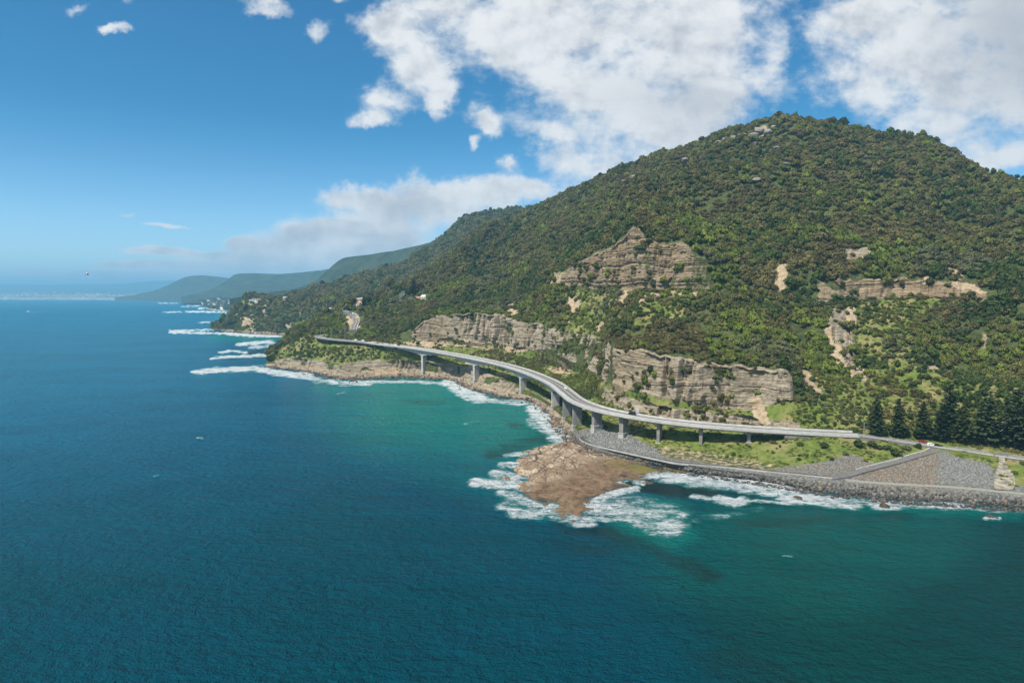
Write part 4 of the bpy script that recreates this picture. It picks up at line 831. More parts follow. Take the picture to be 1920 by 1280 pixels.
# where trees stand: cells of the hillsides, thinned by rock, soil and grass
def cells(V, R, att):
    a, b_, c_, d_ = V[:-1, :-1], V[:-1, 1:], V[1:, 1:], V[1:, :-1]
    nn = np.cross(b_ - a, d_ - a); ar = np.linalg.norm(nn, axis=2); nn /= ar[..., None] + 1e-9
    nn = np.where(nn[..., 2:] < 0, -nn, nn); cen = (a + b_ + c_ + d_) / 4
    return cen, nn, ar, (R[:-1, :-1] + R[1:, :-1]) / 2, {k: q[:-1, :-1] for k, q in att.items()}, (a, b_, d_)
def near_path(P2, paths, dist):
    ok = np.zeros(len(P2), bool)
    for P in paths:
        for q in P[::2]: ok |= (np.abs(P2[:, 0] - q[0]) < dist) & (np.abs(P2[:, 1] - q[1]) < dist)
    return ok
def scatter(V, R, att, radius, density, seed):
    r = np.random.default_rng(seed); cen, nn, ar, Rc, at_, (a, b_, d_) = cells(V, R, att)
    rad = radius(cen, Rc, at_); lam = ar * density(cen, Rc, at_, nn) / (rad ** 2)
    n = r.poisson(np.clip(lam, 0, 6)); ii = np.repeat(np.arange(n.size), n.ravel())
    fr = lambda q: q.reshape(-1, *q.shape[2:])[ii]
    s1, s2 = r.random((2, len(ii), 1)); P = fr(a) + (fr(b_) - fr(a)) * s1 + (fr(d_) - fr(a)) * s2
    return P, fr(rad) * np.clip(np.exp(r.normal(0, .27, len(ii))), .5, 1.9), fr(Rc), fr(nn)
def dens_A(cen, R, at_, nn):
    g = (1 - np.clip(at_['rock'] * 1.3, 0, 1)) * (1 - np.clip(at_['soil'] * 1.05, 0, .93)) * (1 - at_['gravel'])
    x, y = project(cen); forest = sstep(R, 7.0, 7.1) + (x < 750) * (R > 2.1) + (x > 1488) * (R > 4.7); clump = sstep(fbm_np(cen * .035 + 3, 3), -.25, .3)
    g = g * np.where(forest > .5, .64 * (1 - at_['grass'] * .78), np.where(R > 2.0, np.where((x < 1130) & (R > 2.9), .46, np.where(R > 5, .5, .30)) * clump, 0.0))
    mound = (x > 1270) & (R < 3.3); g = np.where(mound, g * .12, g)
    g = g * np.where((R > 7) & (R < 8) & (x > 1000) & (x < 1900), .62 + .5 * clump, 1)
    g = np.where((R > 8) & (R < 9.02) & (x > 1040) & (x < 1345), g * .55, g)
    g = g + (at_['rock'] > .6) * (R > 3.9) * .26 * sstep(fbm_np(cen * .06 + 60, 3), .12, .5)
    g = np.where((R > 1.7) & (R < 2.4) & (x > 1060) & (x < 1480), 0, g)
    return g * (R < 10.25)
def rad_A(cen, R, at_):
    x, y = project(cen); base = np.where(R > 8.6, 4.1, np.where(R > 7, 2.9, np.where(x < 750, 2.9, np.where((R > 4.9), 2.0, 1.5))))
    base = base * (1 + .35 * fbm_np(cen * .02, 2)) * np.where(at_['grass'] > .4, .6, 1)
    return np.clip(base, .8, 6.0)
PA, rA, RcA, nA = scatter(D, RA, dict(rock=rock, soil=soil, grass=grass, gravel=gravel), rad_A, dens_A, 21)
def dens_B(cen, R, at_, nn): return .66 * (1 - np.clip(at_['rock'] * 1.2, 0, 1)) * (1 - np.clip(at_['soil'], 0, .98)) * (1 - at_['grass'] * .5) * (R > 1.1) * (R < 4.3)
PB, rB, RcB, nB = scatter(DB, RB, dict(rock=rockB, soil=soilB, grass=grassB), lambda c_, R, a_: np.clip(4.6 * (1 + .3 * fbm_np(c_ * .01, 2)) * np.where(R < 2, .7, 1.0) * (1 + .35 * (R > 2.3)), 2.2, 8), dens_B, 22)
roads = [PE, PFar, PU, PU2, PD]
okA = ~near_path(PA, [PE, PFar], 6.5) & ~near_path(PA, [PU, PU2], 9.0) & ~(near_path(PA, [PD], 8) & (PA[:, 2] > 0) & (rA > 99))
# keep the road up the spur open to view
ax_, ay_ = project(PA)
for PR, lim in ((PU, 12), (PFar, 5)):
    rx_, ry_ = project(PR)
    hid = np.zeros(len(PA), bool)
    for x_, y_, q in zip(rx_, ry_, PR): hid |= (np.abs(ax_ - x_) < 6) & (ay_ - y_ > -3) & (ay_ - y_ < lim) & (PA[:, 1] < q[1] + 2)
    okA &= ~hid
PA, rA, RcA, nA = PA[okA], rA[okA], RcA[okA], nA[okA]
# drop what faces away or lies outside the frame by far
def seen(P, nn, V):
    x, y = project(P); vv = P - np.array([0, 0, H]); vv /= np.linalg.norm(vv, axis=1)[:, None]
    return (((nn * vv).sum(1) < .30) | (nn[:, 2] < .4)) & (x > 300) & (x < 2250)
kA = seen(PA, nA, D); PA, rA, RcA = PA[kA], rA[kA], RcA[kA]; kB = seen(PB, nB, DB); PB, rB, RcB = PB[kB], rB[kB], RcB[kB]
def kinds(P, R, seed, hi):
    """Which crown grows where: drifts of one kind with strays of the others."""
    r = np.random.default_rng(seed); a = fbm_np(P / 110., 3) + r.normal(size=len(P)) * .17; b_ = fbm_np(P / 80. + 50, 3) + r.normal(size=len(P)) * .17
    a = a + np.where(hi, -.06, .12); k = np.where(a > .22, 2, np.where(a > -.05, 1, np.where(a > -.3, 0, 4))); k = np.where(b_ > .30, 3, np.where(b_ < -.38, 6, k)); k = np.where((k == 1) & (r.random(len(P)) < .4), 5, k)
    k = np.where(hi & (k == 2) & (r.random(len(P)) < .55), 1, k); k = np.where(hi & (k == 6), 3, k); k = np.where(hi & ((k == 0) | (k == 4)) & (r.random(len(P)) < .6), 5, k); k = np.where(hi & (k == 1) & (r.random(len(P)) < .35), 3, k)
    return k
kA_, kB_ = kinds(PA, RcA, 5, RcA > 9.2), kinds(PB, RcB, 6, RcB > 2.2)
print('trees', len(PA), len(PB))

# the 300 that show largest stand as trees of their own
ax_, ay_ = project(PA); dist = np.linalg.norm(PA - np.array([0, 0, H]), axis=1); app = rA / dist
cand = np.where((ax_ > 8) & (ax_ < 1912) & (RcA > 5.8) & (rA > 2.2))[0]; order = cand[np.argsort(-app[cand])]
fvis = []
for i in order:
    p = Vector(PA[i]) + Vector((0, 0, rA[i])); d = p - Vector((0, 0, H)); h = BV_A.ray_cast(Vector((0, 0, H)), d.normalized())
    if h[0] is None or h[3] > d.length - 4: fvis.append(i)
    if len(fvis) >= 300: break
def zone(x, y):
    if x > 1600 and y > 690: return 'on the slope close behind the tall pines'
    if x > 1640: return 'on the wooded slope above the tall pines'
    if x > 1540: return 'beside the bare grey slide on the slope'
    if x > 1490: return 'on the slope between the grey cliff and the bare slide'
    if x > 1130 and y > 735: return 'under the foot of the big grey cliff'
    if x > 1130: return 'on the brow above the big grey cliff'
    return 'on the slope above the viaduct'
rr = random.Random(3)
for i in fvis:
    x, y = ax_[i], ay_[i]
    o = bpy.data.objects.new('tree', CROWNS[kA_[i]]); C.objects.link(o); o.location = PA[i] - np.array([0, 0, .25 * rA[i]])
    s = rA[i]; o.scale = (s, s, s * rr.uniform(.85, 1.25)); o.rotation_euler = (0, 0, rr.uniform(0, 6.28))
    tag(o, f'{KIND[kA_[i]]} bushy tree {zone(x, y)}', 'tree', f'{KIND[kA_[i]]} trees {zone(x, y)}')
rest = np.ones(len(PA), bool); rest[fvis] = False

def mesh_source(name, me):
    return bpy.data.objects.new(name, me)      # holds the shape for the scatter; never linked to the scene
def scatter_object(name, P, rot, scl, idx, meshes, mat_list, label=None):
    """ONE object of kind stuff: points that carry copies of a few shapes."""
    me = bpy.data.meshes.new(name); me.vertices.add(len(P)); me.vertices.foreach_set('co', np.ascontiguousarray(P, np.float32).ravel())
    for nm, typ, dat in (('rot', 'FLOAT_VECTOR', rot), ('scl', 'FLOAT_VECTOR', scl)):
        at = me.attributes.new(nm, typ, 'POINT'); at.data.foreach_set('vector', np.ascontiguousarray(dat, np.float32).ravel())
    at = me.attributes.new('pick', 'INT', 'POINT'); at.data.foreach_set('value', np.ascontiguousarray(idx, np.int32))
    o = link(name, me); o['kind'] = 'stuff'
    if label: o['label'] = label
    g = bpy.data.node_groups.new(name, 'GeometryNodeTree'); g.interface.new_socket('Geometry', in_out='INPUT', socket_type='NodeSocketGeometry'); g.interface.new_socket('Geometry', in_out='OUTPUT', socket_type='NodeSocketGeometry')
    N, L = g.nodes, g.links; gi, go, jn = N.new('NodeGroupInput'), N.new('NodeGroupOutput'), N.new('GeometryNodeJoinGeometry')
    def na(nm, typ):
        q = N.new('GeometryNodeInputNamedAttribute'); q.data_type = typ; q.inputs[0].default_value = nm; return q.outputs[0]
    rot_, scl_, pk = na('rot', 'FLOAT_VECTOR'), na('scl', 'FLOAT_VECTOR'), na('pick', 'INT')
    for k, m_ in enumerate(meshes):
        oi = N.new('GeometryNodeObjectInfo'); oi.inputs[0].default_value = mesh_source(name + '_shape', m_); oi.inputs[1].default_value = False
        cm = N.new('FunctionNodeCompare'); cm.data_type = 'INT'; cm.operation = 'EQUAL'
        ins_ = [s for s in cm.inputs if s.type == 'INT']; L.new(pk, ins_[0]); ins_[1].default_value = k
        ip = N.new('GeometryNodeInstanceOnPoints'); L.new(gi.outputs[0], ip.inputs['Points']); L.new(cm.outputs[0], ip.inputs['Selection']); L.new(oi.outputs['Geometry'], ip.inputs['Instance'])
        L.new(rot_, ip.inputs['Rotation']); L.new(scl_, ip.inputs['Scale']); L.new(ip.outputs[0], jn.inputs[0])
    L.new(jn.outputs[0], go.inputs[0])
    md = o.modifiers.new('scatter', 'NODES'); md.node_group = g
    return o
def rz_of(n, r): q = np.zeros((n, 3)); q[:, 2] = r.uniform(0, 6.28, n); q[:, :2] = r.normal(size=(n, 2)) * .10; return q
def crowns(name, P, rad, k, seed, label):
    r = np.random.default_rng(seed); n = len(P); s = np.stack([rad * r.uniform(.85, 1.2, n), rad * r.uniform(.85, 1.2, n), rad * r.uniform(.75, 1.55, n)], -1); Q = P.copy(); Q[:, 2] -= rad * .25
    return scatter_object(name, Q, rz_of(n, r), s, k, CROWNS, None, label)
big_ = rest & ((RcA > 7.0) | (ax_ < 750)); crowns('forest', PA[big_], rA[big_], kA_[big_], 31, 'dense coastal forest covering the mountain slopes')
sm = rest & ~((RcA > 7.0) | (ax_ < 750)); crowns('undergrowth', PA[sm], rA[sm], kA_[sm], 32, 'low coastal scrub around the viaduct and cliffs')
crowns('forest', PB, rB, kB_, 33, 'forest on the far headland and the escarpment behind it')

# grass tussocks on the banks
def tuft(seed):
    r = np.random.default_rng(seed); n = 60; c = np.stack([r.normal(0, .45, n), r.normal(0, .45, n), np.abs(r.normal(.18, .14, n))], -1)
    d = np.stack([r.normal(0, .7, n), r.normal(0, .7, n), np.ones(n)], -1); d /= np.linalg.norm(d, axis=1)[:, None]
    return quad_mesh('tuft', quads(c, d, .17, r).reshape(-1, 3), M_GRASSL)
def dens_G(cen, R, at_, nn): return .16 * np.clip(at_['grass'] - at_['gravel'] - at_['soil'], 0, 1) * (R < 8) * sstep(fbm_np(cen * .06, 3), -.35, .2)
PG, rG, RcG, nG = scatter(D, RA, dict(rock=rock, soil=soil, grass=grass, gravel=gravel), lambda c_, R, a_: np.full(R.shape, .75), dens_G, 25)
kG = ~near_path(PG, [PE, rmp, pth], 4.5) & seen(PG, nG, D); PG, rG = PG[kG], rG[kG]; rq = np.random.default_rng(4)
scatter_object('grass', PG, rz_of(len(PG), rq), np.stack([rG * 1.3, rG * 1.3, rG * rq.uniform(.6, 1.3, len(PG))], -1), rq.integers(0, 2, len(PG)), [tuft(1), tuft(2)], None, 'tussocks of green and straw coloured grass on the banks')

# ------------------------------------------------------------------ boulders
def rock_mesh(name, seed, mat, sub=2):
    bm = bmesh.new(); bmesh.ops.create_icosphere(bm, subdivisions=sub, radius=1); r = np.random.default_rng(seed)
    pl = r.normal(size=(9, 3)); pl /= np.linalg.norm(pl, axis=1)[:, None]; off = r.uniform(.62, .95, 9)
    for v_ in bm.verts:
        p = np.array(v_.co)
        for a, k in zip(pl, off):
            e = p @ a - k
            if e > 0: p = p - a * e
        p = p * np.array([1.15, .95, .78]) * (1 + .08 * float(perlin((p * 2 + seed)[None])[0])); v_.co = p
    me = bpy.data.meshes.new(name); bm.to_mesh(me); bm.free(); me.materials.append(mat); return me
def rock_mat(name, c0, c1):
    m, t, b, o = new_mat(name); p = t.node('ShaderNodeTexCoord').outputs['Object']; info = t.node('ShaderNodeObjectInfo').outputs['Random']
    c = t.mix(t.m('ADD', t.m('MULTIPLY', info, .8), t.m('MULTIPLY', t.m('SUBTRACT', t.noise(p, 1.6, 5, .65), .5), 1.1), clamp=True), c0, c1)
    w = t.pos(); sp = t.node('ShaderNodeSeparateXYZ'); t.l.new(w, sp.inputs[0])
    wet = t.mr(t.m('ADD', sp.outputs[2], t.m('MULTIPLY', info, .8)), 1.1, 2.8, 1.0, 0.0)
    c = t.mix(t.m('MULTIPLY', wet, .8), c, (.028, .026, .024)); t.put(b.inputs['Base Color'], c); t.put(b.inputs['Roughness'], t.mr(wet, 0, 1, .9, .45)); t.put(b.inputs['Specular IOR Level'], .25)
    return m
M_BLD = rock_mat('revetment_stone', (.055, .054, .050), (.21, .20, .18)); M_BLB = rock_mat('brown_stone', (.12, .085, .055), (.28, .205, .135)); M_BLG = rock_mat('grey_stone', (.10, .105, .098), (.29, .29, .27))
RK = [rock_mesh('boulder_shape', s, M_BLD) for s in (1, 2, 3, 4)] + [rock_mesh('boulder_shape', s, M_BLB) for s in (5, 6)]
RKG = [rock_mesh('stone_shape', s, M_BLG, 1) for s in (7, 8, 9)] + [rock_mesh('stone_shape', 10, M_BLB, 1)]
def scatter_px(poly, n, seed, trees=(BV_A,), soft=0):
    r = np.random.default_rng(seed); P = np.array(poly); out = []
    lo, hi = P.min(0), P.max(0)
    while len(out) < n:
        q = r.uniform(lo, hi, (n * 2, 2)); q = q[in_poly(q[:, 0], q[:, 1], poly)]
        for x, y in q[:n - len(out)]:
            out.append((x, y))
    out = [(x + r.normal(0, 3.0) * soft, y + r.normal(0, 1.3) * soft) for x, y in out]; res = []
    for x, y in out:
        h = None
        a, b_, c_ = ray(x, y); hh = trees[0].ray_cast(Vector((0, 0, H)), Vector((float(a), float(b_), float(c_))).normalized())
        res.append(list(hh[0]) if hh[0] is not None else list(at_z(x, y, 0)))
    return np.array(out), np.array(res)
REV = [(1073,818),(1078,830),(1095,838),(1130,848),(1170,856),(1230,867),(1290,878),(1350,886),(1440,895),(1560,907),(1640,913),(1700,918),(1800,925),(1925,937),(1930,962),(1800,953),(1700,948),(1600,938),(1540,931),(1450,916),(1350,901),(1300,894),(1240,880),(1170,867),(1110,855),(1085,846),(1070,832)]
xyR, PR_ = scatter_px(REV, 3000, 41); rr_ = np.random.default_rng(8); szR = rr_.uniform(.55, 1.15, len(PR_)) * np.where(rr_.random(len(PR_)) < .15, 1.35, 1)
dR = np.linalg.norm(PR_ - np.array([0, 0, H]), axis=1); ordR = [i for i in np.argsort(-(szR / dR)) if 4 < xyR[i][0] < 1916][:270]
kR = np.where(rr_.random(len(PR_)) < .07, rr_.integers(4, 6, len(PR_)), rr_.integers(0, 4, len(PR_)))
for i in ordR:
    x, y = xyR[i]; o = bpy.data.objects.new('boulder', RK[kR[i]]); C.objects.link(o); o.location = PR_[i] + np.array([0, 0, szR[i] * .25]); o.scale = [szR[i]] * 3
    o.rotation_euler = rr_.uniform(0, 6.28, 3)
    col = 'brown' if kR[i] >= 4 else 'dark grey'
    wh = 'low on the sea wall' if (y - np.interp(x, [1070, 1170, 1300, 1450, 1600, 1920], [825, 852, 878, 896, 910, 936])) > 12 else 'high on the sea wall'
    seg = 'below the ramp' if 1560 < x < 1770 else 'below the stormwater chute' if x >= 1770 else 'under the grass mound' if x > 1330 else 'beside the rock shelf'
    tag(o, f'{col} boulder {wh}, {seg}', 'boulder', f'{col} sea wall boulders {seg}')
mR = np.ones(len(PR_), bool); mR[ordR] = False
scatter_object('sea_wall_rubble', PR_[mR] + np.array([0, 0, .15]), rr_.uniform(0, 6.28, (mR.sum(), 3)), np.repeat(szR[mR][:, None], 3, 1), kR[mR], RK, None, 'dark boulders of the sea wall')
# smaller stones: on the graded banks, the mound by the path loop and the natural shore
def stones(name, poly, n, lo, hi, seed, ks, label):
    xy, P = scatter_px(poly, n, seed, soft=1); r = np.random.default_rng(seed + 1); s = r.uniform(lo, hi, n)
    scatter_object(name, P + np.array([0, 0, .05]), r.uniform(0, 6.28, (n, 3)), np.repeat(s[:, None], 3, 1), r.choice(ks, n), RKG, None, label)
stones('gravel', [(1102,806),(1130,806),(1180,815),(1222,838),(1240,853),(1190,848),(1130,836),(1098,818)], 1500, .35, .8, 51, [0, 1, 2], 'grey stone mound inside the bend of the path')
stones('gravel', [(1765,846),(1800,860),(1850,868),(1862,880),(1862,912),(1760,905)], 2600, .22, .5, 52, [0, 1, 2], 'grey graded stones beside the stormwater chute')
stones('gravel', [(1590,897),(1640,884),(1700,866),(1760,848),(1760,905),(1680,902)], 2600, .22, .55, 53, [0, 3, 3, 1], 'brown graded stones below the ramp')
stones('gravel', [(1450,880),(1560,864),(1590,850),(1640,870),(1700,852),(1720,848),(1610,880),(1570,890),(1480,888)], 1600, .2, .45, 54, [0, 1, 3], 'grey stones above the ramp')
def shore_rocks(line, n, w, lo, hi, seed, bv, ks):
    r = np.random.default_rng(seed); P = np.array(line, float); f = r.uniform(0, len(P) - 1.001, n); i = f.astype(int); q = P[i] + (P[i + 1] - P[i]) * (f - i)[:, None] + r.normal(size=(n, 2)) * np.array([4, w])
    pts = np.array([list(sight(x, y, (bv,))) for x, y in q]); s = r.uniform(lo, hi, n) * np.where(r.random(n) < .1, 1.8, 1); return pts, s, r.choice(ks, n), r.uniform(0, 6.28, (n, 3))
sr = [shore_rocks([(505,688),(560,695),(600,703),(640,712),(690,712),(745,708),(800,707),(850,713),(880,728),(930,744),(985,750),(1012,762),(1030,784),(1050,810),(1062,824),(1075,832)], 1300, 2.6, .5, 1.7, 61, BV_A, [4, 5, 4, 5, 0, 1]),
      shore_rocks([(405,618),(450,624),(520,627),(590,630)], 160, 1.0, .8, 2.4, 62, BV_B, [4, 5, 0])]
q = [np.concatenate([a[k] for a in sr]) for k in range(4)]
scatter_object('shore_rubble', q[0], q[3], np.repeat(q[1][:, None], 3, 1) * np.array([1.3, 1, .8]), q[2], RK, None, 'brown broken rock along the natural shore')
for (x, y, s, k, lb) in [(1497,935,2.6,4,'low brown rock awash in the white surf off the sea wall'), (1500,928,1.4,5,'small brown rock just shoreward of the low brown rock in the surf'), (1560,935,1.5,5,'small reddish rock awash off the sea wall'), (1657,950,2.8,4,'pale brown rock ringed by foam off the sea wall below the ramp'), (1751,938,2.7,5,'rust brown boulder at the waterline among the black sea wall stones'), (1803,935,1.8,4,'orange brown boulder among the black sea wall stones'), (1859,971,2.2,4,'lone brown rock with a foam collar, farthest out from the sea wall'), (1348,897,1.5,4,'brown rock in the foam beside the rock shelf')]:
    o = bpy.data.objects.new('rock', RK[k]); C.objects.link(o); p = at_z(x, y, 0.0) if y > 926 or x < 1400 else at_z(x, y, .2)
    o.location = p + np.array([0, 0, .12 * s]); o.scale = (s * 1.15, s, s * .62); o.rotation_euler = (0.1, .05, x); tag(o, lb, 'rock')

M_CRAG = rock_mat('crag_stone', (.12, .11, .095), (.33, .305, .265))
CR = []
for sd in (31, 32, 33):
    mm_ = rock_mesh('crag_shape', sd, M_CRAG, 3)
    for v_ in mm_.vertices:
        k = math.floor(v_.co.z / .32); f_ = 1 + .30 * math.sin(k * 12.9 + sd); v_.co.x *= f_; v_.co.y *= f_
    CR.append(mm_)
for n_, (x, y, w_, h_, lb) in enumerate([(1413,262,13,11,'big stepped grey crag under the summit, left of a tree'), (1425,250,12,8,'grey crag block above the big stepped crag near the summit'), (1440,254,10,9,'blocky grey crag right of the big stepped crag near the summit'), (1452,242,9,6,'small overhanging crag at the right end of the summit crags'), (1416,272,6,4,'lowest small grey rock under the big stepped summit crag'), (1348,272,8,7,'grey crag left of the summit crags on the ridge shoulder'), (1358,266,8,6,'grey crag just right of the one on the ridge shoulder'), (1375,262,9,6,'pale crag between the ridge shoulder and the summit crags'), (1392,256,8,5,'small pale crag close left of the summit crags'), (1456,282,8,6,'pale slanting rock in the trees below the summit crags'), (1420,341,9,5,'lone pale boulder in the forest far below the summit crags'), (1285,304,10,7,'dark crag on the ridge left of the shoulder crags'), (1297,298,7,5,'small grey crag just right of the dark ridge crag'), (1190,338,14,9,'dark rock face on the left ridge under the skyline'), (1172,345,13,7,'grey rock face left of the dark rock face on the left ridge'), (1150,350,12,6,'low grey rock band farthest left along the ridge'), (1540,252,10,5,'grey rock ledge right of the summit below the skyline'), (1562,258,9,5,'small rock ledge right of the grey ledge below the skyline'), (1474,312,7,5,'small pinkish rock in the forest below the slanting rock')]):
    h = BV_A.ray_cast(Vector((0, 0, H)), Vector([float(q_) for q_ in ray(x, y)]).normalized())
    if h[0] is None: continue
    o = bpy.data.objects.new('crag', CR[n_ % 3]); C.objects.link(o); o.location = h[0] + Vector((-1.5, -3.5, h_ * .30)); o.scale = (w_ * .62, w_ * .5, h_ * .75); o.rotation_euler = (0, 0, n_ * .7); tag(o, lb, 'crag', 'crags along the mountain top')

# ------------------------------------------------------------------ tall pines by the road
def pine_geo(seed, h=1.0, dense=1.0):
    """Whorls of drooping, upswept branches round a straight stem, height 1, spread about .27."""
    r = np.random.default_rng(seed); V = []; tiers = 25
    for k in range(tiers):
        f = (k + .5) / tiers; z = .09 + .90 * f; rad = .285 * (1 - f) ** .72 * r.uniform(.82, 1.12) * (1 - .35 * max(0, .14 - f) / .14) + .012; nb = 7 if f < .75 else 5
        a0 = r.uniform(0, 6.28)
        for b_ in range(nb):
            if r.random() < .10: continue
            a = a0 + b_ * 6.283 / nb + r.normal(0, .12); L = rad * r.uniform(.75, 1.12); n = max(4, int(22 * L / .28 * dense)); s = (np.arange(n) + .6) / n
            wv = .030 * (1 - f * .5) * np.sin(np.clip(s, 0, 1) * 2.8 + .3); lat = r.normal(0, 1, n) * wv
            ca, sa = math.cos(a), math.sin(a)
            c = np.stack([ca * L * s - sa * lat, sa * L * s + ca * lat, z - .030 * s + .034 * s ** 2.5 + r.normal(0, .004, n)], -1)
            nn = np.stack([r.normal(0, .35, n) + ca * .2, r.normal(0, .35, n) + sa * .2, np.ones(n)], -1); nn /= np.linalg.norm(nn, axis=1)[:, None]
            V.append(quads(c, nn, .024, r))
    return np.concatenate(V).reshape(-1, 3)
PINES = [quad_mesh('pine_crown', pine_geo(90 + k), M_LPINE2 if k == 3 else M_LPINE) for k in range(4)]
def trunk_mesh():
    mb = MB(); mb.tube([(0, 0, -.03), (0.002, 0, .3), (0, .002, .65), (0, 0, .98)], [.018, .0135, .008, .002], 8)
    me = bpy.data.meshes.new('pine_trunk'); me.from_pydata(mb.v, [], mb.f); me.materials.append(M_BARK); return me
TRUNK = trunk_mesh()
PINE_ROW = [(1642,817,742,0,'dark pine at the left end of the roadside row, nearest the viaduct'), (1683,820,745,3,'light green see-through pine, second along the roadside row from the viaduct'), (1729,824,752,1,'slim dark pine just left of the red car on the road'), (1764,827,760,0,'short dark pine just right of the parked white car'),
            (1778,813,718,2,'tall pine on the slope behind the roadside row'), (1806,830,748,3,'light green pine opposite the top of the ramp'), (1852,833,732,1,'dark pine with pale dead branches in the roadside row'), (1838,817,752,0,'dark pine half hidden behind the pine with pale dead branches'), (1903,839,728,2,'very dark pine over the road at the right end of the row'), (1886,822,748,0,'pine in the shade behind the right end of the row'), (1945,845,735,1,'dark pine past the right end of the row, partly out of view')]
for (x, yb, yt, k, lb) in PINE_ROW:
    a, b_, c_ = ray(x, yb); h = BV_A.ray_cast(Vector((0, 0, H)), Vector((float(a), float(b_), float(c_))).normalized())
    p = Vector(h[0]); Y = p.y; ht = float(at_depth(x, yt, Y)[2]) - p.z
    e = empty('pine_tree', p, random.uniform(0, 6.28)); tag(e, lb, 'pine tree', 'tall pines along the road')
    cr = link('crown', PINES[k], None, e); tk = link('trunk', TRUNK, None, e); w_ = ht * random.uniform(.98, 1.16)
    for q in (cr, tk): q.scale = (w_, w_, ht)
    if 'dead' in lb:
        mb = MB()
        for a2, z0 in ((-.4, .42), (-.9, .25), (.3, .33)): mb.tube([(0, 0, z0 * ht), (math.cos(a2) * ht * .15, -ht * .17, (z0 + .03) * ht), (math.cos(a2) * ht * .24, -ht * .24, (z0 + .12) * ht)], [.2, .14, .05], 5)
        db = mb.build('dead_branch', simple('bleached_wood', (.45, .43, .40)), e); db.rotation_euler = (0, 0, -e.rotation_euler.z)
# lone conifers and other trees that stand out of the far slopes
def lone(x, yb, yt, k, lb, mesh=None, wide=1.0):
    p = sight(x, yb, (BV_A, BV_B)); ht = (yb - yt) / F * p.y
    o = bpy.data.objects.new('conifer', mesh or PINES[k]); C.objects.link(o); o.location = p; o.scale = (ht * wide, ht * wide, ht); tag(o, lb, 'tree')
lone(775, 556, 521, 0, 'tall dark conifer standing out of the forest right of the far houses', None, 1.2)
lone(603, 586, 564, 1, 'dark broad conifer beside the flat white house', None, 1.7)
lone(461, 584, 566, 1, 'dark conifer on the brow of the far headland', None, 1.3)
for x, yb, yt, lb in [(755, 565, 547, 'silvery pale tree among green trees right of the far houses')]:
    p = sight(x, yb); ht = (yb - yt) / F * p.y; o = bpy.data.objects.new('tree', quad_mesh('crown_silver', core(crown_geo(77, 8, 34, .12, 1.0, .55)), leaf_mat('silver_leaves', (.16, .20, .16), (.26, .30, .25)))); C.objects.link(o); o.location = p; o.scale = (ht * .5, ht * .5, ht * .8); tag(o, lb, 'tree')
# bushes on the grass mound
for (x, y, r_, k, lb) in [(1611,838,3.9,4,'largest dark bush, at the left end of the clump on the grass mound'), (1634,836,3.3,0,'dark green bush just right of the largest one on the grass mound'), (1649,842,2.4,4,'small dark bush in the middle of the clump on the grass mound'), (1663,842,3.3,6,'grey green bush in the middle of the clump on the grass mound'), (1680,854,3.9,4,'lowest dark bush, reaching the stones above the ramp'), (1699,843,3.4,6,'grey green bush near the right end of the clump, above the ramp'), (1721,840,2.5,4,'round dark bush standing alone right of the clump, above the ramp'), (1622,864,1.6,2,'little bright green bush low on the stones left of the ramp'), (1545,838,3.2,0,'spreading dark shrub on the upper left of the grass mound'), (1375,854,1.7,4,'small round dark shrub by the last viaduct pier'), (1388,856,1.5,0,'small shrub on the sand right of the last viaduct pier'), (1363,857,1.4,6,'pale grey shrub on the sand left of the last viaduct pier'), (1500,834,2.2,0,'flat shrub below the viaduct abutment'), (1585,852,2.0,2,'bright shrub at the lower edge of the grass mound'), (1902,888,1.8,0,'dark shrub on the green bank right of the stormwater chute'), (1918,872,1.9,4,'dark shrub by the road at the far right of the green bank')]:
    p = sight(x, y, (BV_A,)); o = bpy.data.objects.new('bush', CROWNS[k]); C.objects.link(o); o.location = p - Vector((0, 0, .3 * r_)); o.scale = (r_ * 1.05, r_ * 1.05, r_ * .95); o.rotation_euler = (0, 0, x); tag(o, lb, 'bush')

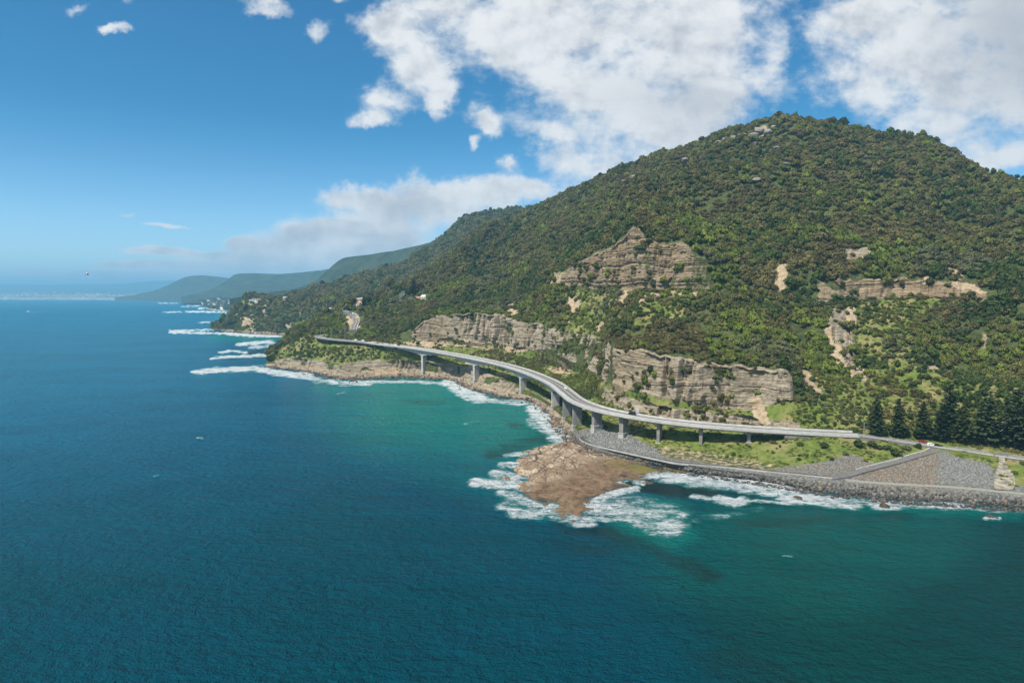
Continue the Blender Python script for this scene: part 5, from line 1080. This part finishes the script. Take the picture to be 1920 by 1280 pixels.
# ------------------------------------------------------------------ vehicles
def car(name, loc, yaw, mat, lb, van=False, parts=True, cat='car'):
    e = empty(name, loc, yaw); tag(e, lb, cat)
    L_, W_, Hh = (4.9, 1.9, 1.95) if van else (4.4, 1.8, 1.48)
    mb = MB()
    pr = [(-L_/2, .35), (L_/2, .35), (L_/2, .72), (L_/2 - .15, .84), (L_*.20, .96), (L_*.07, Hh), (-L_*.36, Hh), (-L_*.48, .98), (-L_/2, .90)] if not van else [(-L_/2, .35), (L_/2, .35), (L_/2, .85), (L_*.40, 1.1), (L_*.26, Hh), (-L_*.49, Hh), (-L_/2, 1.0)]
    mb.prism([(a, b_) for a, b_ in pr], -W_/2, W_/2, 'y'); body = mb.build('body', mat, e, bevel=.06)
    if parts:
        g = MB(); za, zb_ = (1.0, Hh - .12)
        xa, xb = (L_*.17, -L_*.40) if not van else (L_*.33, -L_*.46); ta, tb = (L_*.06, -L_*.33) if not van else (L_*.25, -L_*.46)
        for s in (-1, 1): g.add([(xa, s*(W_/2+.012), za), (xb, s*(W_/2+.012), za), (tb, s*(W_/2+.012), zb_), (ta, s*(W_/2+.012), zb_)], [(0, 1, 2, 3)])
        g.build('side_window', M_GLASS, e)
        g = MB(); x0, z0, x1, z1 = (L_*.20, .96, L_*.07, Hh) if not van else (L_*.40, 1.1, L_*.26, Hh)
        g.add([(x0+.0, -W_*.42, z0+.06), (x0+.0, W_*.42, z0+.06), (x1+.06, W_*.40, z1-.06), (x1+.06, -W_*.40, z1-.06)], [(0, 1, 2, 3)]); ws = g.build('windscreen', M_GLASS, e); ws.location = (.03, 0, .02)
        for s in (-1, 1):
            g = MB(); g.box((L_/2 + .005, s * W_ * .36, .68), (.05, .36, .14)); g.build('headlight', M_LAMP, e)
            for x in (L_*.31, -L_*.30):
                g = MB(); g.tube([(x, s*(W_/2-.2), .33), (x, s*(W_/2+.03), .33)], .33, 12); wh = g.build('wheel', M_RUBBER, e)
                g = MB(); g.tube([(x, s*(W_/2+.031), .33), (x, s*(W_/2+.045), .33)], .19, 10); g.build('rim', M_RAIL, wh)
    return e
def on_deck(x, off):
    i = int(np.argmin(np.abs(ppx - x))); d = PD[min(i+1, len(PD)-1)] - PD[i-1]; return PD[i] + Sd[i] * off + np.array([0, 0, .095]), math.atan2(d[1], d[0])
p_, yw = on_deck(1054, -2.6); car('car', p_, yw, M_CW, 'white car on the curve of the viaduct beside the centre line')
p_, yw = on_deck(1181, -3.4); car('car', p_, yw + math.pi, M_CK, 'black car on the viaduct, alone on the near straight', van=True)
p_, yw = on_deck(738, -2.6); car('car', p_, yw, M_CW, 'white car at the far end of the viaduct', parts=False)
def on_path(P, x, off):
    px_, _ = project(P); i = int(np.argmin(np.abs(px_ - x))); i = max(1, min(i, len(P) - 2)); d = P[i+1] - P[i-1]; s = sideways(P)[i]; return P[i] + s * off + np.array([0, 0, .02]), math.atan2(d[1], d[0])
for x, off, mt, lb in [(613, -2, M_CK, 'dark car leading on the far bend past the viaduct'), (620, 1.8, M_CG, 'grey car on the far bend, just after the dark car'), (628, -1.8, M_CK, 'dark car on the outside of the far bend'), (663, -3.4, M_CW, 'white car parked on the inland verge of the far approach road'), (676, -3.4, M_CW, 'white car parked nearest the viaduct on the far approach road'), (685, -3.4, M_CK, 'black car just before the far end of the viaduct')]:
    p_, yw = on_path(PFar, x, off); car('car', p_, yw, mt, lb, parts=False)
p_, yw = on_path(PE, 1733, -3.4); car('car', p_, yw, M_CR, 'red car on the inland side of the road among the pines')
p_, yw = on_path(PE, 1744, 2.6); car('car', p_, yw, M_CW, 'white car on the seaward side of the road under the pines')
p_, yw = on_path(PE, 1758, 3.0); car('car', p_, yw, M_CK, 'black car behind the white car under the pines')
p_, yw = on_path(PU, 660, 2.0); car('car', p_, yw, M_CW, 'white car low on the steep upper road', parts=False)
# pale road sign board beyond the parapet
p_, yw = on_deck(1183, -7.6); e = empty('sign_board', Vector(p_) + Vector((0, 0, -4)), yw); tag(e, 'blank pale sign board on posts beyond the viaduct barrier, behind the black car', 'sign')
mb = MB(); mb.box((0, 0, 6.5), (3.0, .14, 3.2)); mb.build('panel', M_CONCL, e, bevel=.03)
for s in (-1, 1): mb = MB(); mb.tube([(s * 1.1, -.14, -2.0), (s * 1.1, -.14, 7.6)], .09, 8); mb.build('post', M_RAIL, e)

# ------------------------------------------------------------------ street poles, mast
def pole(loc, h, lb, arm=False, name='utility_pole', cat='pole'):
    e = empty(name, loc, random.uniform(-.4, .4)); tag(e, lb, cat)
    mb = MB(); mb.tube([(0, 0, -.5), (0, 0, h)], [.17, .10], 8); mb.build('mast', M_RAIL, e)
    mb = MB()
    if arm: mb.tube([(0, 0, h - .05), (.4, 0, h + .25), (1.5, 0, h + .3)], .06, 6); mb.box((1.7, 0, h + .27), (.7, .25, .12)); mb.build('lamp_arm', M_RAIL, e)
    else: mb.box((0, 0, h - .6), (1.9, .12, .14)); mb.build('crossarm', M_BARK, e)
p_, yw = on_path(PE, 1561, 4.6); pole(p_, 8.0, 'slim white street light at the near end of the viaduct', True, 'street_light', 'street light')
for x, y, off, h, lb in [(607, 0, 5.2, 10, 'pole at the tip of the far bend'), (617, 0, -5, 10, 'pole on the inland side of the far bend by the dark cars'), (640, 0, -6.5, 15, 'taller pole behind the far approach road')]:
    p_, yw = on_path(PFar, x, off); pole(p_, h, lb)
for x, y, h, lb in [(567, 565, 11, 'pale pole on the skyline trees left of the flat white house'), (728, 563, 13, 'pole among the trees left of the silvery tree'), (750, 566, 12, 'thin pole just left of the silvery tree'), (585, 533, 13, 'pole high on the far wooded spur'), (697, 562, 11, 'pole above the steep upper road')]:
    pole(sight(x, y), h, lb)
p_ = at_depth(982, 385, 1500); e = empty('radio_mast', p_); tag(e, 'thin lattice radio mast on the wooded ridge line', 'mast')
for k in range(3):
    a = k * 2.094; mb = MB(); mb.tube([(math.cos(a) * 1.6, math.sin(a) * 1.6, -4), (math.cos(a) * .3, math.sin(a) * .3, 15)], .16, 5); mb.build('leg', M_RAIL, e)
mb = MB()
for j in range(7):
    z0, z1 = -3 + j * 2.5, -3 + (j + 1) * 2.5; R_ = lambda z: 1.6 - 1.3 * (z + 4) / 19
    for k in range(3):
        a, b_ = k * 2.094, (k + 1) * 2.094; mb.tube([(math.cos(a) * R_(z0), math.sin(a) * R_(z0), z0), (math.cos(b_) * R_(z1), math.sin(b_) * R_(z1), z1)], .08, 4)
mb.build('bracing', M_RAIL, e)

# ------------------------------------------------------------------ houses
M_ROOFW = simple('white_metal_roof', (.72, .72, .70), .5, .3, .06); M_ROOFO = simple('tiled_roof', (.36, .19, .11), .85, .2, .15); M_ROOFG = simple('grey_metal_roof', (.36, .38, .39), .5, .4, .08); M_WALLW = simple('white_render', (.68, .66, .61), .85, .2, .06); M_WALLC = simple('cream_render', (.55, .48, .38), .85, .2, .08)
def house(p, w, d, h, yaw, wall, roof, lb, flat=False, name='house', group=None, parts=True, cat='house'):
    e = empty(name, p, yaw); tag(e, lb, cat, group)
    mb = MB(); mb.box((0, 0, h / 2 - 2.0), (w, d, h + 4)); mb.build('wall', wall, e)
    mb = MB()
    if flat: mb.box((0, 0, h + .18), (w + 1.2, d + 1.2, .35))
    else: mb.prism([(-d / 2 - .5, h - .02), (d / 2 + .5, h - .02), (0, h + d * .30)], -w / 2 - .4, w / 2 + .4, 'x')
    mb.build('roof', roof, e)
    if parts:
        for k in range(3):
            mb = MB(); mb.box(((k - 1) * w * .3, -d / 2 - .02, h * .5), (w * .17, .08, h * .42)); mb.build('window', M_GLASS, e)
        mb = MB(); mb.box((w * .46, -d / 2 - .03, h * .36), (.95, .08, h * .70)); mb.build('door', M_BARK, e)
    return e
HS = [(617,571,13,9,5.0,.25,M_WALLW,M_ROOFW,'flat roofed white house beside the dark broad conifer',True), (668,577,14,10,6.0,-.2,M_WALLW,M_ROOFO,'white house with orange brown roof above the steep upper road',False), (673,565,12,9,4,-.1,M_WALLC,M_ROOFG,'house with pale grey roof in trees above the orange roofed house',False), (798,561,12,9,4.0,-.35,M_WALLW,M_ROOFW,'white roofed house alone in the forest right of the tall conifer',False), (784,563,9,8,3.5,-.1,M_WALLC,M_ROOFO,'small brown roofed house left of the lone white roofed house',False),
      (482,564,22,12,6,.1,M_WALLW,M_ROOFW,'large white house on the far headland top',True), (471,566,10,9,3.6,.1,M_WALLW,M_ROOFG,'low house left of the large white house on the far headland',False), (538,561,18,10,4,.1,M_WALLC,M_ROOFG,'cream house on the plateau in the middle of the far headland',False), (552,561,9,8,3.6,0,M_WALLW,M_ROOFW,'small white house at the right end of the far headland plateau',False), (549,549,20,10,4,.1,M_WALLW,M_ROOFW,'long white roofed building in the trees above the far plateau houses',True), (604,560,14,9,3.6,.1,M_WALLC,M_ROOFG,'long low grey roofed house left above the flat white house',False), (588,585,8,7,3,.2,M_WALLW,M_ROOFW,'small white shed left of the dark broad conifer',False), (622,583,9,7,3,.1,M_WALLW,M_ROOFW,'white garage below the flat roofed white house',False), (660,543,10,8,3,.1,M_WALLC,M_ROOFG,'grey roof glimpsed high in the forest',False)]
for (x, y, w, d, h, yw, wl_, rf, lb, fl) in HS: house(sight(x, y), w, d, h, yw, wl_, rf, lb, fl)
# the town on the plain: the nearer houses one by one
rt = random.Random(12); n_ = 0
while n_ < 105:
    x = rt.uniform(352, 474); y = rt.uniform(561.5, 585)
    if y > np.interp(x, [345, 372, 384, 400, 440, 480], [566, 568, 574, 580, 581.5, 584]): continue
    p = sight(x, y, (BV_C,)); s = 1.0 + p.y / 9000
    if p.y > 9000: continue
    k = rt.choice([0, 1, 2, 2]); where = 'close behind the beach' if y > 576 else 'in the middle of the coastal town' if y > 568 else 'at the back of the coastal town'
    house(p + Vector((0, 0, 2)), rt.uniform(9, 15) * s, rt.uniform(8, 10) * s, rt.uniform(3.5, 6) * s, rt.uniform(-.6, .6), [M_WALLW, M_WALLC, M_WALLW][k], [M_ROOFW, M_ROOFO, M_ROOFG][k], f"distant {['white', 'orange brown', 'grey'][k]} roofed house {where} beyond the headland", False, 'house', f"{['white', 'orange brown', 'grey'][k]} roofed houses {where}", parts=False)
    n_ += 1
mb = MB()
for k in range(850):
    x = rt.uniform(-60, 400); y = rt.triangular(549, 558.5, 556)
    p = sight(x, y, (BV_C,))
    if p.y < 6500 or p.z < 1: continue
    s = p.y / 9000; mb.box((p.x, p.y, p.z + 4 * s), (rt.uniform(12, 34) * s, 14, rt.uniform(6, 14) * s * (3.0 if rt.random() < .03 else 1)), rt.uniform(-.5, .5))
o = mb.build('far_town_buildings', simple('far_town_walls', (.62, .58, .54), .9, .1, .4, .004)); tag(o, 'far town spread along the bay below the blue ranges', None, None, 'stuff')
# dark trees of the town
rq = np.random.default_rng(17); q = []
while len(q) < 900:
    x, y = rq.uniform(340, 480), rq.uniform(561, 586)
    if y > np.interp(x, [340, 350, 372, 384, 400, 440, 480], [562, 566, 568.5, 575, 580.5, 582, 585]): continue
    q.append(list(sight(x, y, (BV_C,))))
q = np.array(q); s = rq.uniform(5, 10, len(q)) * (1 + q[:, 1] / 9000); crowns('forest', q, s, rq.choice([0, 4, 0, 1], len(q)), 36, 'dark trees among the houses of the coastal town')

# ------------------------------------------------------------------ people
M_SKIN = simple('skin', (.42, .26, .18), .6, .3, .05); M_HAIR = simple('dark_hair', (.02, .015, .01), .7)
def person(loc, yaw, top, legs, lb, arm=.25):
    e_me = bpy.data.meshes.new('person'); J = [(0, 0, .95), (0, 0, 1.18), (0, 0, 1.42), (0, .01, 1.53), (0, .02, 1.62), (0, .02, 1.76)]
    V = list(J); E = [(0, 1), (1, 2), (2, 3), (3, 4), (4, 5)]; R = [.15, .14, .16, .06, .09, .085]
    for s in (-1, 1):
        b_ = len(V); V += [(s * .19, 0, 1.40), (s * .26, .03, 1.12), (s * .27, .12 + arm * .4, .90), (s * .27, .16 + arm * .45, .80)]; R += [.062, .05, .042, .045]; E += [(2, b_), (b_, b_ + 1), (b_ + 1, b_ + 2), (b_ + 2, b_ + 3)]
        b_ = len(V); V += [(s * .10, 0, .88), (s * .11, .02 * s, .48), (s * .12, .0, .08), (s * .13, .16, .04)]; R += [.095, .07, .05, .045]; E += [(0, b_), (b_, b_ + 1), (b_ + 1, b_ + 2), (b_ + 2, b_ + 3)]
    e_me.from_pydata(V, E, []); o = bpy.data.objects.new('person', e_me); C.objects.link(o); o.location = loc; o.rotation_euler = (0, 0, yaw)
    md = o.modifiers.new('skin', 'SKIN'); sv = e_me.skin_vertices[0].data
    for k, r_ in enumerate(R): sv[k].radius = (r_, r_ * .85)
    sv[0].use_root = True; o.modifiers.new('sub', 'SUBSURF').levels = 1; o.modifiers['sub'].render_levels = 1
    m, t, b, _ = new_mat('person_look'); z = t.node('ShaderNodeSeparateXYZ'); t.l.new(t.node('ShaderNodeTexCoord').outputs['Object'], z.inputs[0])
    c = t.mix(t.m('GREATER_THAN', z.outputs[2], .93), legs, top); c = t.mix(t.m('GREATER_THAN', z.outputs[2], 1.5), c, (.42, .26, .18)); t.put(b.inputs['Base Color'], c); t.put(b.inputs['Roughness'], .8); e_me.materials.append(m)
    bm = bmesh.new(); bmesh.ops.create_icosphere(bm, subdivisions=2, radius=.115)
    for v_ in bm.verts: v_.co = (v_.co.x * .88, v_.co.y * .98 - .015, max(v_.co.z, -.03 - .06 * (v_.co.y < 0)) + 1.74)
    hm = bpy.data.meshes.new('hair'); bm.to_mesh(hm); bm.free(); link('hair', hm, M_HAIR, o)
    return tag(o, lb, 'person')
p_ = sight(1575, 919, (BV_A,)); person(p_ + Vector((0, 0, .9)), 2.4, (.012, .012, .014), (.015, .015, .02), 'person in dark clothes standing on the dark boulders of the sea wall below the ramp')
p_, yw = on_path(PE, 1664, 5.6); p_[2] = drop(p_[0], p_[1], (BV_A,)) + .02; person(p_, 1.2, (.75, .75, .75), (.6, .6, .6), 'person in white clothes standing on the verge under the pines')
p_, yw = on_path(PE, 1669, 5.8); p_[2] = drop(p_[0], p_[1], (BV_A,)) + .02; person(p_, 2.2, (.5, .12, .12), (.1, .1, .14), 'person in a reddish top standing beside the one in white under the pines')

# ------------------------------------------------------------------ boat and helicopter
p_ = at_z(53, 584.6, 0.0); e = empty('motor_boat', p_, math.pi - .15); tag(e, 'small white motor boat out on the open sea trailing a wake', 'boat'); e.scale = (1.9, 1.9, 1.9)
mb = MB()
V = []
for x, w_, z in [(-5, 1.7, .0), (-2, 1.8, 0), (2, 1.5, .05), (5, .1, .5)]: V += [(x, -w_ * .7, z - .4), (x, w_ * .7, z - .4), (x, w_, z + 1.2), (x, -w_, z + 1.2)]
fs = [(0, 1, 2, 3), (15, 14, 13, 12)]
for i in range(3): fs += [(i*4+k, (i+1)*4+k, (i+1)*4+(k+1) % 4, i*4+(k+1) % 4) for k in range(4)]
mb.add(V, fs); mb.build('hull', M_WHITE, e)
mb = MB(); mb.prism([(-2.4, 1.1), (1.6, 1.1), (.6, 2.7), (-2.2, 2.8)], -1.1, 1.1, 'y'); mb.build('cabin', M_WHITE, e)
mb = MB(); mb.box((-.7, 0, 2.15), (2.2, 2.24, .6)); mb.build('window', M_GLASS, e)
a_ = [at_z(x, y, .12) for x, y in [(57, 584.55), (64, 584.6), (74, 584.6), (88, 584.4)]]
tag(sweep('boat_wake', np.array(a_), [[(-3, 0), (3, 0), (3, .15), (-3, .15)]] + [[(-4.5, 0), (4.5, 0), (4.5, .12), (-4.5, .12)]] * 2 + [[(-.6, 0), (.6, 0), (.6, .1), (-.6, .1)]], simple('foam', (.55, .66, .70), .9)), kind='structure')

hp = at_depth(163.5, 513, 640.0); e = empty('helicopter', hp, math.radians(-90) + .28); tag(e, 'white helicopter flying head on above the sea near the horizon', 'helicopter')
def sph(name, c, s, mat, parent, sub=3, cut=None):
    bm = bmesh.new(); bmesh.ops.create_icosphere(bm, subdivisions=sub, radius=1)
    for v_ in bm.verts: v_.co = (c[0] + v_.co.x * s[0], c[1] + v_.co.y * s[1], c[2] + v_.co.z * s[2])
    me = bpy.data.meshes.new(name); bm.to_mesh(me); bm.free(); me.polygons.foreach_set('use_smooth', np.full(len(me.polygons), True)); return link(name, me, mat, parent)
sph('cabin', (0, 0, 0), (1.75, 1.0, 1.05), M_WHITE, e)
for s in (-1, 1): sph('window', (.95, s * .42, .22), (.74, .42, .50), M_GLASS, e)
mb = MB(); mb.tube([(-1.2, 0, .35), (-4, 0, .55), (-6.3, 0, .7)], [.55, .28, .15], 10); mb.build('tail_boom', M_WHITE, e)
mb = MB(); mb.prism([(-6.6, .5), (-5.8, .5), (-6.3, 1.9), (-6.8, 1.9)], -.06, .06, 'y'); mb.build('tail_fin', M_WHITE, e)
mb = MB(); mb.tube([(-.1, 0, .9), (-.1, 0, 1.75)], [.35, .10], 8); mb.build('rotor_mast', M_CG, e)
for k in range(3):
    a = .5 + k * 2.094; mb = MB(); mb.box((2.6 * math.cos(a) - .1, 2.6 * math.sin(a), 1.75), (5.0, .2, .05), a); mb.build('rotor_blade', M_CG, e)
for s in (-1, 1):
    mb = MB(); mb.tube([(-1.7, s * 1.05, -1.55), (1.5, s * 1.05, -1.55), (1.9, s * 1.05, -1.35)], .08, 6)
    for x in (-.8, .8): mb.tube([(x, s * .6, -.8), (x, s * 1.05, -1.55)], .06, 6)
    mb.build('skid', M_CK, e)

# ------------------------------------------------------------------ the air between
mb = MB(); mb.box((0, 15500, 306), (60000, 33000, 690)); hz_ = mb.build('haze', None); hz_['kind'] = 'stuff'; hz_['label'] = 'pale blue sea haze over the coast'
m = bpy.data.materials.new('sea_air'); m.use_nodes = True; t = NT(m.node_tree); m.node_tree.nodes.clear(); o = t.node('ShaderNodeOutputMaterial'); pv = t.node('ShaderNodeVolumePrincipled')
pv.inputs['Color'].default_value = (.28, .68, 1.0, 1); pv.inputs['Density'].default_value = 9e-5; pv.inputs['Anisotropy'].default_value = .1
t.l.new(pv.outputs[0], o.inputs['Volume']); hz_.data.materials.clear(); hz_.data.materials.append(m)
